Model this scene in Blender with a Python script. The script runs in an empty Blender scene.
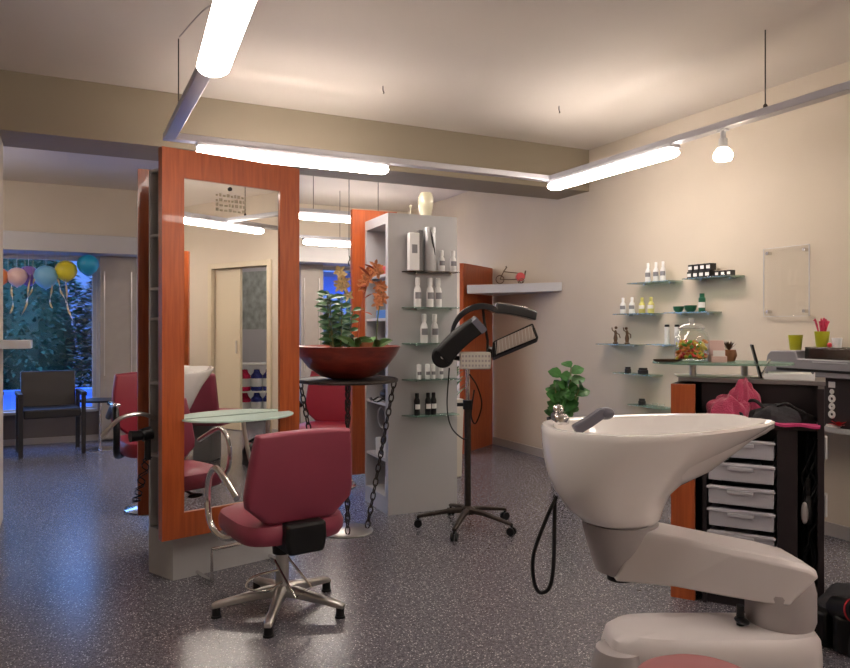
import bpy, bmesh, math, random
from mathutils import Vector, Matrix
random.seed(7)
PI = math.pi
S, Cc = 0.4431, 0.8965            # the camera looks 26.3 degrees to the right of the long wall
EYE, FPX = 1.30, 723.0
COL = bpy.context.scene.collection
def R(d): return math.radians(d)
def cw(lat, D, z=None):           # point seen lat metres to the right and D metres ahead -> world
    x, y = D*S+lat*Cc, D*Cc-lat*S
    return (x, y) if z is None else (x, y, z)
def at(px, D, z=None): return cw((px-425)/FPX*D, D, z)
def wall_y(px, X=4.28):           # where a view ray meets the plane x = X
    t = (px-425)/FPX; D = X/(S+t*Cc); return D*(Cc-t*S), D
def zat(py, D): return EYE-(py-328)/FPX*D
TILT = -26.3
# ------------------------------------------------------------------ materials
MATS = {}
def mat(name, col, rough=.5, metal=0, var=0, vscale=6, bump=0, bscale=80, coat=0, emit=None, estr=0, sheen=0, spec=.5):
    if name in MATS: return MATS[name]
    m = bpy.data.materials.new(name); m.use_nodes = True; nt = m.node_tree; n = nt.nodes; b = n['Principled BSDF']
    b.inputs['Base Color'].default_value = (*col, 1); b.inputs['Roughness'].default_value = rough
    b.inputs['Metallic'].default_value = metal; b.inputs['Coat Weight'].default_value = coat
    b.inputs['Specular IOR Level'].default_value = spec
    if sheen: b.inputs['Sheen Weight'].default_value = sheen
    tc = n.new('ShaderNodeTexCoord')
    if var:
        no = n.new('ShaderNodeTexNoise'); no.inputs['Scale'].default_value = vscale; no.inputs['Detail'].default_value = 4
        rp = n.new('ShaderNodeValToRGB')
        rp.color_ramp.elements[0].position = .3; rp.color_ramp.elements[1].position = .7
        rp.color_ramp.elements[0].color = (*[max(0, c*(1-var)) for c in col], 1)
        rp.color_ramp.elements[1].color = (*[min(1, c*(1+var)) for c in col], 1)
        nt.links.new(tc.outputs['Object'], no.inputs['Vector']); nt.links.new(no.outputs['Fac'], rp.inputs['Fac'])
        nt.links.new(rp.outputs['Color'], b.inputs['Base Color'])
    if bump:
        no = n.new('ShaderNodeTexNoise'); no.inputs['Scale'].default_value = bscale; no.inputs['Detail'].default_value = 3
        bp = n.new('ShaderNodeBump'); bp.inputs['Strength'].default_value = bump; bp.inputs['Distance'].default_value = .01
        nt.links.new(tc.outputs['Object'], no.inputs['Vector']); nt.links.new(no.outputs['Fac'], bp.inputs['Height'])
        nt.links.new(bp.outputs['Normal'], b.inputs['Normal'])
    if emit: b.inputs['Emission Color'].default_value = (*emit, 1); b.inputs['Emission Strength'].default_value = estr
    MATS[name] = m; return m
def glass(name, tint=(1, 1, 1), refl=.12, rough=.02, opacity=0, ocol=(.8, .8, .8), edge=.5):
    m = bpy.data.materials.new(name); m.use_nodes = True; nt = m.node_tree; n = nt.nodes; n.clear()
    out = n.new('ShaderNodeOutputMaterial'); tr = n.new('ShaderNodeBsdfTransparent'); tr.inputs['Color'].default_value = (*tint, 1)
    gl = n.new('ShaderNodeBsdfGlossy'); gl.inputs['Roughness'].default_value = rough
    lw = n.new('ShaderNodeLayerWeight'); lw.inputs['Blend'].default_value = .25
    ma = n.new('ShaderNodeMath'); ma.operation = 'MULTIPLY_ADD'; ma.inputs[1].default_value = edge; ma.inputs[2].default_value = refl
    ma.use_clamp = True
    nt.links.new(lw.outputs['Facing'], ma.inputs[0])
    mx = n.new('ShaderNodeMixShader'); nt.links.new(ma.outputs[0], mx.inputs[0]); nt.links.new(tr.outputs[0], mx.inputs[1]); nt.links.new(gl.outputs[0], mx.inputs[2])
    last = mx
    if opacity:
        df = n.new('ShaderNodeBsdfDiffuse'); df.inputs['Color'].default_value = (*ocol, 1)
        m2 = n.new('ShaderNodeMixShader'); m2.inputs[0].default_value = opacity
        nt.links.new(mx.outputs[0], m2.inputs[1]); nt.links.new(df.outputs[0], m2.inputs[2]); last = m2
    nt.links.new(last.outputs[0], out.inputs['Surface']); MATS[name] = m; return m
def floor_mat():
    m = mat('speckled_vinyl', (.1, .095, .11), .24, spec=.6); nt = m.node_tree; n = nt.nodes; b = n['Principled BSDF']
    tc = n.new('ShaderNodeTexCoord')
    def spots(scale, lo, hi, seed):
        mp = n.new('ShaderNodeMapping'); mp.inputs['Location'].default_value = (seed, seed*.7, 0)
        v = n.new('ShaderNodeTexVoronoi'); v.inputs['Scale'].default_value = scale; v.inputs['Randomness'].default_value = 1
        r = n.new('ShaderNodeMapRange'); r.inputs['From Min'].default_value = lo; r.inputs['From Max'].default_value = hi
        r.inputs['To Min'].default_value = 1; r.inputs['To Max'].default_value = 0
        nt.links.new(tc.outputs['Object'], mp.inputs[0]); nt.links.new(mp.outputs[0], v.inputs['Vector']); nt.links.new(v.outputs['Distance'], r.inputs['Value'])
        return r.outputs['Result']
    base = n.new('ShaderNodeTexNoise'); base.inputs['Scale'].default_value = 60; base.inputs['Detail'].default_value = 6
    nt.links.new(tc.outputs['Object'], base.inputs['Vector'])
    rp = n.new('ShaderNodeValToRGB'); rp.color_ramp.elements[0].color = (.062, .059, .074, 1); rp.color_ramp.elements[1].color = (.19, .18, .205, 1)
    rp.color_ramp.elements[0].position = .3; rp.color_ramp.elements[1].position = .75
    nt.links.new(base.outputs['Fac'], rp.inputs['Fac']); cur = rp.outputs['Color']
    for sc, lo, hi, sd, c, k in ((72, .15, .24, 3.1, (.66, .64, .66), 1), (140, .18, .30, 9.3, (.45, .44, .48), .7), (110, .2, .3, 5.7, (.02, .02, .03), .8)):
        o = spots(sc, lo, hi, sd); mx = n.new('ShaderNodeMix'); mx.data_type = 'RGBA'
        mu = n.new('ShaderNodeMath'); mu.operation = 'MULTIPLY'; mu.inputs[1].default_value = k
        nt.links.new(o, mu.inputs[0]); nt.links.new(mu.outputs[0], mx.inputs['Factor']); nt.links.new(cur, mx.inputs[6]); mx.inputs[7].default_value = (*c, 1)
        cur = mx.outputs[2]
    nt.links.new(cur, b.inputs['Base Color']); return m
def wood_mat(name, a, c, rough=.32, sc=(18, 18, 1.2)):
    m = mat(name, a, rough, coat=.15); nt = m.node_tree; n = nt.nodes; b = n['Principled BSDF']
    tc = n.new('ShaderNodeTexCoord'); mp = n.new('ShaderNodeMapping'); mp.inputs['Scale'].default_value = sc
    no = n.new('ShaderNodeTexNoise'); no.inputs['Scale'].default_value = 3; no.inputs['Detail'].default_value = 7; no.inputs['Distortion'].default_value = .6
    rp = n.new('ShaderNodeValToRGB'); rp.color_ramp.elements[0].color = (*a, 1); rp.color_ramp.elements[1].color = (*c, 1)
    rp.color_ramp.elements[0].position = .32; rp.color_ramp.elements[1].position = .68
    nt.links.new(tc.outputs['Object'], mp.inputs[0]); nt.links.new(mp.outputs[0], no.inputs['Vector']); nt.links.new(no.outputs['Fac'], rp.inputs['Fac'])
    nt.links.new(rp.outputs['Color'], b.inputs['Base Color']); return m
M_floor = floor_mat()
M_wall = mat('cream_paint', (.58, .505, .41), .75, var=.03, vscale=2, bump=.08, bscale=140)
M_ceil = mat('ceiling_paint', (.66, .60, .54), .85, var=.02, vscale=1.5)
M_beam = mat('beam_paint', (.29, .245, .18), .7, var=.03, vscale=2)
M_silldim = mat('sill_wall_dimmed', (.15, .125, .11), .7, var=.05)  # beige wall below the sill, coloured dark for the dim light there
M_skirt = mat('grey_skirting', (.36, .33, .31), .5)
M_cherry = wood_mat('cherry_veneer', (.32, .060, .014), (.45, .100, .024))
M_grey = mat('grey_laminate', (.44, .44, .45), .42, var=.02, vscale=3)
M_greyd = mat('dark_grey_laminate', (.17, .17, .175), .42)
M_lite = mat('light_grey_laminate', (.55, .55, .57), .4)
M_chrome = mat('chrome', (.72, .71, .70), .16, 1)
M_satin = mat('satin_aluminium', (.60, .58, .56), .34, 1)
M_alu = mat('painted_aluminium', (.45, .44, .47), .38, .6)
M_red = mat('burgundy_leatherette', (.27, .042, .075), .42, var=.06, vscale=5, bump=.08, bscale=260)
M_redb = mat('bright_red_leatherette', (.29, .018, .036), .42, var=.06, vscale=5)
M_pinkv = mat('faded_pink_leatherette', (.38, .15, .16), .45, var=.08)
M_black = mat('black_plastic', (.008, .008, .009), .38, spec=.3)
M_blackm = mat('matt_black', (.014, .012, .013), .6)
M_iron = mat('dark_iron', (.045, .035, .03), .5, .7, var=.2, vscale=40)
M_blkwood = mat('black_stained_board', (.018, .012, .014), .4, var=.15, vscale=12)
M_por = mat('glazed_porcelain', (.80, .77, .75), .12, coat=.4)
M_shell = mat('grey_white_plastic', (.60, .56, .56), .33)
M_shelld = mat('grey_joint_plastic', (.36, .33, .33), .4)
M_mirror = mat('mirror_silver', (.95, .955, .94), .01, 1)
M_gl = glass('clear_glass', (.98, .99, .985), .03, edge=.3)
M_green = glass('green_edge_glass', (.72, .86, .80), .10, .25, .18, (.25, .42, .36))
M_frost = glass('frosted_glass', (.7, .85, .8), .12, .25, .62, (.62, .78, .72))
M_smoke = glass('smoked_glass', (.42, .39, .37), .14, .04, .18, (.10, .09, .085))
M_tub = glass('translucent_plastic', (.80, .80, .83), .08, .3, .50, (.74, .73, .78))
M_white = mat('white_plastic', (.74, .74, .74), .35)
M_label = mat('grey_print', (.22, .22, .24), .5)
M_labw = mat('white_print', (.75, .74, .72), .5)
M_silver = mat('silver_can', (.40, .40, .41), .5, .6)
M_bowl = wood_mat('red_brown_lacquer', (.16, .018, .012), (.27, .040, .022), .3, (3, 3, 10))
M_soil = mat('soil', (.05, .035, .025), .9, var=.4, vscale=40)
M_peb = mat('pebble', (.38, .33, .28), .7, var=.25, vscale=9)
M_leaf = mat('deep_green_leaf', (.05, .135, .045), .35, var=.35, vscale=14)
M_leaf2 = mat('mid_green_leaf', (.07, .16, .045), .4, var=.3, vscale=12)
M_stem = mat('green_stem', (.12, .14, .04), .5)
M_orch = mat('orange_orchid_petal', (.60, .24, .10), .5, var=.35, vscale=30)
M_orchy = mat('yellow_orchid_petal', (.62, .46, .20), .5, var=.3, vscale=30)
M_orchr = mat('dry_red_bract', (.40, .10, .055), .6, var=.3, vscale=20)
M_terra = mat('terracotta', (.30, .13, .06), .75, var=.15)
M_cream = mat('cream_ceramic', (.72, .68, .50), .15, coat=.4)
M_lime = mat('lime_ceramic', (.42, .42, .02), .3)
M_dgreen = mat('dark_green_plastic', (.01, .10, .05), .3)
M_yel = mat('pale_yellow_plastic', (.58, .55, .16), .35)
M_pinkt = mat('pink_towelling', (.50, .055, .13), .95, var=.15, vscale=14, bump=.7, bscale=160, sheen=.4)
M_dark_t = mat('charcoal_cloth', (.035, .035, .04), .9, bump=.5, bscale=60)
M_blue = mat('blue_box', (.06, .20, .55), .4)
M_printer = mat('grey_printer_shell', (.26, .25, .27), .38, .2)
M_paper = mat('paper', (.72, .70, .66), .8)
M_sred = mat('signal_red', (.55, .02, .03), .4)
M_navy = mat('navy_wrap', (.03, .04, .22), .25, var=.5, vscale=25)
M_magw = mat('crimson_wrap', (.55, .02, .08), .25, var=.4, vscale=25)
M_doorp = mat('cream_door', (.60, .52, .38), .5)
M_blind = mat('blind_fabric', (.36, .32, .28), .8, var=.04, vscale=10)
M_pelm = mat('pelmet_laminate', (.42, .40, .385), .5)
M_tube = mat('lamp_diffuser', (.9, .9, .9), .4, emit=(1, .885, .79), estr=35)
M_bulb = mat('spot_bulb', (.9, .9, .9), .3, emit=(1, .82, .62), estr=40)
M_hedge = mat('hedge_leaf', (.030, .085, .042), .6, var=.5, vscale=3)
M_hedge2 = mat('brown_hedge_leaf', (.075, .075, .045), .6, var=.5, vscale=3)
M_bark = mat('bark', (.05, .035, .025), .9)
M_road = mat('pavement', (.32, .35, .42), .6, var=.15, vscale=2)
M_build = mat('outside_render', (.14, .15, .2), .8)
M_brown = mat('brown_ornament', (.10, .055, .03), .5, .3)
# ------------------------------------------------------------------ mesh builder
def rotm(r): return Matrix.Rotation(r[2], 4, 'Z') @ Matrix.Rotation(r[1], 4, 'Y') @ Matrix.Rotation(r[0], 4, 'X')
class MB:
    def __init__(s): s.bm = bmesh.new()
    def box(s, c, d, rot=(0, 0, 0)):
        m = Matrix.Translation(c) @ rotm(rot) @ Matrix.Diagonal((*d, 1)); bmesh.ops.create_cube(s.bm, size=1, matrix=m); return s
    def bb(s, x0, x1, y0, y1, z0, z1): return s.box(((x0+x1)/2, (y0+y1)/2, (z0+z1)/2), (abs(x1-x0), abs(y1-y0), abs(z1-z0)))
    def loft(s, rings, caps=True, closed=False):
        rs = [[s.bm.verts.new(p) for p in r] for r in rings]; n = len(rs[0])
        pairs = list(zip(rs, rs[1:])) + ([(rs[-1], rs[0])] if closed else [])
        for a, b in pairs:
            for i in range(n):
                try: s.bm.faces.new((a[i], a[(i+1) % n], b[(i+1) % n], b[i]))
                except ValueError: pass
        if caps and not closed:
            s.bm.faces.new(rs[0][::-1]); s.bm.faces.new(rs[-1])
        return s
    def prism(s, poly, z0, z1): return s.loft([[(x, y, z0) for x, y in poly], [(x, y, z1) for x, y in poly]])
    def cyl(s, p0, p1, r0, r1=None, n=16): return s.tube([p0, p1], [r0, r0 if r1 is None else r1], n)
    def tube(s, pts, r, n=8, closed=False):
        P = [Vector(p) for p in pts]; k = len(P); rr = r if isinstance(r, (list, tuple)) else [r]*k
        rings = []; prev = None
        for i, p in enumerate(P):
            if closed: t = P[(i+1) % k]-P[i-1]
            else: t = (P[min(i+1, k-1)]-P[max(i-1, 0)])
            t.normalize()
            if prev is None:
                a = Vector((0, 0, 1)) if abs(t.z) < .9 else Vector((1, 0, 0)); u = t.cross(a).normalized()
            else: u = (prev-t*prev.dot(t)).normalized()
            prev = u; v = t.cross(u)
            rings.append([p+(u*math.cos(2*PI*j/n)+v*math.sin(2*PI*j/n))*rr[i] for j in range(n)])
        return s.loft(rings, closed=closed)
    def lathe(s, prof, n=24, c=(0, 0, 0), sx=1, sy=1):
        return s.loft([[(c[0]+max(r, 1e-4)*sx*math.cos(2*PI*j/n), c[1]+max(r, 1e-4)*sy*math.sin(2*PI*j/n), c[2]+z) for j in range(n)] for r, z in prof])
    def ball(s, c, r, n=12):
        d = r if isinstance(r, (tuple, list)) else (r, r, r)
        bmesh.ops.create_uvsphere(s.bm, u_segments=n+4, v_segments=n, radius=1, matrix=Matrix.Translation(c) @ Matrix.Diagonal((*d, 1))); return s
    def leaf(s, base, d, L, W, up=(0, 0, 1), droop=.25, fold=.15):
        d = Vector(d).normalized(); u = Vector(up); sd = d.cross(u)
        if sd.length < .05: sd = d.cross(Vector((1, 0, 0)))
        sd.normalize(); u = sd.cross(d); base = Vector(base); rows = []
        for t, w in ((0, .08), (.25, .75), (.55, 1), (.8, .65), (1, .04)):
            c = base+d*L*t-Vector((0, 0, 1))*droop*L*t*t
            rows.append([s.bm.verts.new(c+sd*W/2*w*k+u*abs(k)*W*fold*w) for k in (-1, 0, 1)])
        for a, b in zip(rows, rows[1:]):
            for i in (0, 1): s.bm.faces.new((a[i], a[i+1], b[i+1], b[i]))
        return s
    def build(s, name, m, parent=None, bevel=0, smooth=True, subd=0, loc=None, rot=None, seg=2):
        bmesh.ops.recalc_face_normals(s.bm, faces=s.bm.faces)
        me = bpy.data.meshes.new(name); s.bm.to_mesh(me); s.bm.free(); me.materials.append(m)
        if smooth: me.shade_smooth(); me.set_sharp_from_angle(angle=R(38))
        o = bpy.data.objects.new(name, me); COL.objects.link(o)
        if parent: o.parent = parent
        if loc: o.location = loc
        if rot is not None: o.rotation_euler = (0, 0, rot)
        if bevel:
            b = o.modifiers.new('bevel', 'BEVEL'); b.width = bevel; b.segments = seg; b.limit_method = 'ANGLE'; b.angle_limit = R(40)
        if subd:
            b = o.modifiers.new('subd', 'SUBSURF'); b.levels = subd; b.render_levels = subd
        return o
def tag(o, label, cat, group=None, kind=None):
    o['label'] = label; o['category'] = cat
    if group: o['group'] = group
    if kind: o['kind'] = kind
    return o
def thing(name, label, cat, loc=(0, 0, 0), rot=0, group=None):
    o = bpy.data.objects.new(name, None); COL.objects.link(o); o.location = loc; o.rotation_euler = (0, 0, rot)
    o.empty_display_size = .1
    return tag(o, label, cat, group)
def struct(o): o['kind'] = 'structure'; return o
def copy_tree(o, loc=None, rot=None, label=None, group=None, parent=None, scale=None):
    c = o.copy(); COL.objects.link(c); c.parent = parent
    for ch in o.children: copy_tree(ch, parent=c)
    if loc is not None: c.location = loc
    if rot is not None: c.rotation_euler = (0, 0, rot)
    if label: c['label'] = label
    if group: c['group'] = group
    if scale: c.scale = (scale, scale, scale)
    return c
def arc(c, r, a0, a1, n, plane='xz'):
    out = []
    for i in range(n+1):
        a = R(a0+(a1-a0)*i/n); u, v = r*math.cos(a), r*math.sin(a)
        out.append({'xz': (c[0]+u, c[1], c[2]+v), 'yz': (c[0], c[1]+u, c[2]+v), 'xy': (c[0]+u, c[1]+v, c[2])}[plane])
    return out
def smoothpts(P, k=6):            # Catmull-Rom through the points
    P = [Vector(p) for p in P]; Q = [P[0]*2-P[1]]+P+[P[-1]*2-P[-2]]; out = []
    for i in range(1, len(Q)-2):
        for j in range(k):
            t = j/k; a, b, c, d = Q[i-1:i+3]
            out.append(.5*((2*b)+(c-a)*t+(2*a-5*b+4*c-d)*t*t+(-a+3*b-3*c+d)*t**3))
    out.append(P[-1]); return out
# ------------------------------------------------------------------ the room
X0, X1, Y0, Y1, H = -2.6, 4.28, -2.6, 9.2, 2.93
struct(MB().bb(X0-.2, X1+2.0, Y0-.2, Y1+.25, -.1, 0).build('floor', M_floor, smooth=False))
struct(MB().bb(X0-.2, X1+2.0, Y0-.2, Y1+.25, H, H+.1).build('ceiling', M_ceil, smooth=False))
DY0, DY1, DH = -.62, .42, 2.06    # doorway in the right wall, behind the camera's right shoulder (seen in the mirror)
w = MB(); w.bb(X1, X1+.12, Y0-.1, DY0, 0, H); w.bb(X1, X1+.12, DY1, Y1+.2, 0, H); w.bb(X1, X1+.12, DY0, DY1, DH, H)
struct(w.build('wall_right', M_wall, smooth=False))
struct(MB().bb(X0-.12, X0, Y0-.1, Y1+.2, 0, H).build('wall_left', M_wall, smooth=False))
struct(MB().bb(X0, X1, Y0-.12, Y0, 0, H).build('wall_front', M_wall, smooth=False))
SZ, HZ = .34, 2.12
wins = [(-2.2, .30), (.74, 2.68), (3.02, 4.1)]
w = MB(); w.bb(X0, X1, Y1, Y1+.2, HZ, H)
for a, b in ((X0, -2.2), (.30, .74), (2.68, 3.02), (4.1, X1)): w.bb(a, b, Y1, Y1+.2, SZ, HZ)
struct(w.build('wall_back', M_wall, smooth=False))
struct(MB().bb(X0, X1, Y1-.02, Y1+.2, 0, SZ).build('trim_1', M_silldim, smooth=False))
for i, (a, b) in enumerate(wins):
    f = MB(); t = .045
    for q in ((a, a+t, SZ, HZ), (b-t, b, SZ, HZ), (a+t, b-t, SZ, SZ+t), (a+t, b-t, HZ-t, HZ)): f.bb(q[0], q[1], Y1+.06, Y1+.12, q[2], q[3])
    fr = struct(f.build('window_%d' % (i+1), M_pelm, bevel=.004))
    MB().bb(a+t, b-t, Y1+.085, Y1+.093, SZ+t, HZ-t).build('pane', M_gl, fr, smooth=False)
    MB().bb(a, b, Y1-.06, Y1+.06, SZ, SZ+.03).build('sill', M_pelm, fr, bevel=.004)
struct(MB().bb(X0, X1, Y1-.40, Y1, 2.13, 2.33).build('trim_2', M_pelm, bevel=.004))
struct(MB().bb(X0, X1, 5.27, 5.74, 2.55, H).build('trim_3', M_beam, smooth=False))
struct(MB().bb(X0, -.395, 5.32, 5.70, 0, 2.55).build('trim_4', M_wall, smooth=False))
struct(MB().bb(X1-.014, X1, DY1+.08, Y1, 0, .085).build('baseboard_right', M_skirt, bevel=.003))
struct(MB().bb(X0, X1, Y1-.034, Y1-.02, 0, .07).build('baseboard_back', M_skirt, bevel=.003))
struct(MB().bb(X0, X0+.014, Y0, Y1, 0, .085).build('baseboard_left', M_skirt, bevel=.003))
led = MB().bb(-.395, -.215, 5.38, 5.62, 1.165, 1.22).build('wall_ledge', M_lite, bevel=.003)
tag(led, 'pale grey floating ledge sticking out at the left edge', 'shelf')
# doorway, sliding door and the store room behind it
d = MB(); d.bb(X1-.03, X1+.14, DY0-.07, DY0, 0, DH+.07); d.bb(X1-.03, X1+.14, DY1, DY1+.07, 0, DH+.07); d.bb(X1-.03, X1+.14, DY0, DY1, DH, DH+.07)
struct(d.build('trim_5', M_doorp, bevel=.004))
dd = struct(MB().bb(X1+.03, X1+.07, DY0+.005, -.13, .01, DH-.005).build('door_1', M_doorp, bevel=.003))
MB().bb(X1+.012, X1+.03, -.20, -.18, .98, 1.14).build('door_handle', M_satin, dd, bevel=.004)
struct(MB().bb(X1+1.6, X1+1.7, -2.2, 2.2, 0, H).build('wall_store', mat('store_paint', (.72, .72, .78), .8), smooth=False))
struct(MB().bb(X1+.12, X1+1.6, -2.3, -2.2, 0, H).build('wall_store_near', MATS['store_paint'], smooth=False))
struct(MB().bb(X1+.12, X1+1.6, 2.2, 2.3, 0, H).build('wall_store_far', MATS['store_paint'], smooth=False))
# ------------------------------------------------------------------ suspended light rails
RZ = 2.467
XA, XB, YA, YB = .56, 3.42, .70, 4.68
rail = thing('light_rail', 'rectangular aluminium lighting rail hanging on thin wires', 'light rail', (XA, YA, RZ))
def bar(x0, x1, y0, y1):
    m = MB(); m.bb(x0-XA, x1-XA, y0-YA, y1-YA, -.012, .03); return m.build('rail_bar', M_alu, rail, bevel=.004)
bar(XA-.035, XA+.035, YA+.035, YB-.035); bar(XB-.035, XB+.035, YA+.035, YB-.035)
bar(XA-.035, XB+.035, YB-.035, YB+.035); bar(XA-.035, X1-.1, YA-.035, YA+.035)
for wx, wy in ((XA, 4.27), (XA, 1.2), (XB, 2.72), (XB, 1.0), (XA+1.4, YA)):
    MB().cyl((wx-XA, wy-YA, .03), (wx-XA, wy-YA, H-RZ), .0035, n=6).lathe([(.012, 0), (.012, .02), (.004, .03)], 10, (wx-XA, wy-YA, .03)).build('wire', M_iron, rail)
for wx, wy in (at(383, 4.87), at(559, 5.31)):
    tag(MB().tube(smoothpts([(0, 0, 0), (0, 0, -.03), (.008, 0, -.045), (0, 0, -.05)], 3), .003, 6).build('ceiling_hook', M_iron, loc=(wx, wy, H)), 'tiny dark hook in the ceiling %s' % ('left of the two' if wx < 2.4 else 'nearest the right wall'), 'hook', 'ceiling hooks')
def make_lamp():
    r = thing('tube_lamp', '', 'lamp', (0, 0, RZ-.012))
    L = 1.30
    MB().bb(-L/2, L/2, -.042, .042, -.022, .004).build('housing', M_alu, r, bevel=.004)
    rings = []
    for x, s in ((-L/2+.005, .45), (-L/2+.02, .8), (-L/2+.06, 1), (L/2-.06, 1), (L/2-.02, .8), (L/2-.005, .45)):
        rings.append([(x, .068*s*math.cos(a), -.046-.032*s*math.sin(a)+(.018 if math.sin(a) < -.2 else 0)*0) for a in [2*PI*k/18 for k in range(18)]])
    MB().loft(rings).build('diffuser', M_tube, r)
    return r
lamp = make_lamp(); G = 'long white tube lamps'
lamp['label'] = 'bright tube lamp on the rail above the front mirror'; lamp.location = (1.37, YB, RZ-.012); lamp['group'] = G
copy_tree(lamp, (XA-.045, 2.58, RZ-.012), R(86), 'bright tube lamp running out of the top left of the picture', G)
copy_tree(lamp, (XB, 4.02, RZ-.012), PI/2, 'bright tube lamp on the rail beside the spotlight and right wall', G)
copy_tree(lamp, (3.28, YA, RZ-.012), 0, 'tube lamp on the near rail, seen only in the mirror', G)
copy_tree(lamp, (2.52, 6.97, RZ-.012), 0, 'tube lamp in the rear area, upper of the two beside the orchids', G).scale = (.8, 1, 1)
copy_tree(lamp, (3.10, 8.15, 2.345), 0, 'tube lamp nearest the back window, lower of the two', G)
copy_tree(lamp, (-1.42, 7.4, RZ-.012), 0, 'unseen tube lamp kept left of the frame to brighten the rear ceiling', G)  # lamp kept out of frame so the ceiling beyond the beam stays bright
for y, RZ2 in ((6.97, RZ), (8.15, 2.357)):
    r2 = thing('rear_light_rail', 'slim rail over the rear area %s' % ('near the back window' if y > 8 else 'just behind the beam'), 'light rail', (1.9, y, RZ2), 0, 'rear rails')
    MB().bb(.05 if y < 8 else -.3, 1.3 if y < 8 else 2.0, -.03, .03, -.012, .02).build('rail_bar', M_alu, r2)
    for x in (.3, 1.0): MB().cyl((x, 0, .02), (x, 0, H-RZ2), .003, n=6).build('wire', M_iron, r2)
r2 = thing('rear_light_rail', 'slim rail left of the frame carrying the unseen ceiling-brightening lamp', 'light rail', (-1.42, 7.4, RZ), 0, 'rear rails')
MB().bb(-.75, .75, -.03, .03, -.012, .02).build('rail_bar', M_alu, r2)
for x in (-.5, .5): MB().cyl((x, 0, .02), (x, 0, H-RZ), .003, n=6).build('wire', M_iron, r2)
cb = MB().tube(smoothpts([(.56, 4.22, H-.005), (.60, 3.7, H-.06), (.66, 3.35, H-.10), (.72, 3.0, H-.06), (.74, 2.75, H-.02), (.70, 2.6, H-.004)], 5), .004, 6)
tag(cb.build('power_cable', M_skirt), 'thin pale cable drooping under the ceiling at upper left', 'cable')
sy, sD = wall_y(723, XB)
sp = thing('spotlight', 'small glowing spotlight clipped under the right rail', 'spotlight', (XB, sy, RZ-.012))
MB().cyl((0, 0, 0), (0, 0, -.05), .016).bb(-.02, .02, -.03, .03, -.012, 0).build('clip', M_lite, sp, bevel=.003)
MB().lathe([(.018, -.05), (.024, -.055), (.026, -.10), (.034, -.115)], 18).build('lamp_holder', M_lite, sp)
MB().lathe([(.030, -.108), (.050, -.135), (.055, -.155), (.046, -.178), (.001, -.186)], 20).build('bulb', M_bulb, sp)
r2 = thing('light_rail', 'added short rail for the unseen fill lamps behind the camera', 'light rail', (2.45, -1.3, RZ))  # rail and its two lamps added unseen to brighten the foreground
MB().bb(-1.6, 1.6, -.03, .03, -.012, .02).build('rail_bar', M_alu, r2)
for x in (-1.4, 1.4): MB().cyl((x, 0, .02), (x, 0, H-RZ), .003, n=6).build('wire', M_iron, r2)
copy_tree(lamp, (1.75, -1.3, RZ-.012), 0, 'added fill tube lamp unseen behind the camera, left one', G)
copy_tree(lamp, (3.2, -1.3, RZ-.012), 0, 'added fill tube lamp unseen behind the camera, right one', G)
# ------------------------------------------------------------------ styling station with mirror
st = thing('styling_station', 'tall cherry-framed mirror station behind the front burgundy chair', 'mirror station', cw(-1.321, 3.632, 0), R(40.5+TILT))
W_, T_ = .79, .05; mx0, mx1, mz0, mz1 = .114, .666, .354, 2.07; Z0, Z1 = .225, 2.214
f = MB()
f.bb(0, mx0, 0, T_, Z0, Z1); f.bb(mx1, W_, 0, T_, Z0, Z1); f.bb(mx0, mx1, 0, T_, Z0, mz0); f.bb(mx0, mx1, 0, T_, mz1, Z1)
f.build('mirror_frame', M_cherry, st, smooth=False)
mp = MB().bb(mx0, mx1, .012, .02, mz0, mz1).build('mirror', M_mirror, st, smooth=False)
mk = MB()
random.seed(3)
for r_ in range(4):
    x = .29
    while x < .45:
        wd = random.uniform(.008, .02); mk.bb(x, x+wd, .0105, .0115, 2.00-r_*.026, 2.00-r_*.026+random.choice((.010, .016))); x += wd+.008
mk.build('etched_lettering', mat('etched_print', (.34, .30, .22), .6), mp, smooth=False)
MB().cyl((.37, .012, 2.045), (.37, .006, 2.045), .011).build('black_button', M_black, mp)
c = MB().prism([(.075, T_), (.66, T_), (.74, .40), (.30, .52), (.16, .32), (.03, .27)], 0, Z0)
c.build('plinth', M_grey, st, smooth=False)
c = MB()   # carcass with open niches on its left flank
c.prism([(.36, T_), (.66, T_), (.74, .40), (.36, .50)], Z0, 2.14)
c.prism([(.075, T_), (.36, T_), (.36, T_+.012), (.073, T_+.012)], Z0, 2.14); c.prism([(.032, .258), (.36, .29), (.36, .302), (.03, .27)], Z0, 2.14)
for z in (Z0, .62, 1.0, 1.34, 1.50, 1.78, 2.125): c.prism([(.073, T_+.012), (.36, T_+.012), (.36, .29), (.032, .258)], z, z+.015)
c.build('shelf_carcass', M_grey, st, smooth=False)
rp = MB(); rp.box((.79/2, .025, (Z0+Z1)/2), (.79, .05, Z1-Z0)); rp = rp.build('rear_panel', M_cherry, st, smooth=False)
rp.location = (.086, .60, 0); rp.rotation_euler = (0, 0, R(-15))
MB().bb(.11, .68, .0505, .056, mz0, mz1).build('rear_mirror', M_mirror, rp, smooth=False)
# half-round glass tray in front of the mirror
g = MB(); pts = [(.41+.31*math.cos(a), -.004-.24*math.sin(a)) for a in [PI*k/24 for k in range(25)]]
g.prism(pts, .822, .832); g.build('glass_tray', M_frost, st, bevel=.002)
MB().tube(smoothpts([(.52, -.13, .82), (.52, -.13, .76), (.53, -.10, .62), (.53, -.03, .50), (.53, .0, .45)], 6), .012, 10).build('tray_bracket', M_satin, st)
fr = MB().tube([(.20, .04, .02), (.20, -.14, .02), (.20, -.14, .18), (.62, -.14, .18), (.62, -.14, .02), (.62, .04, .02)], .010, 10)
fr.build('footrest_bar', M_chrome, st)
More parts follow.
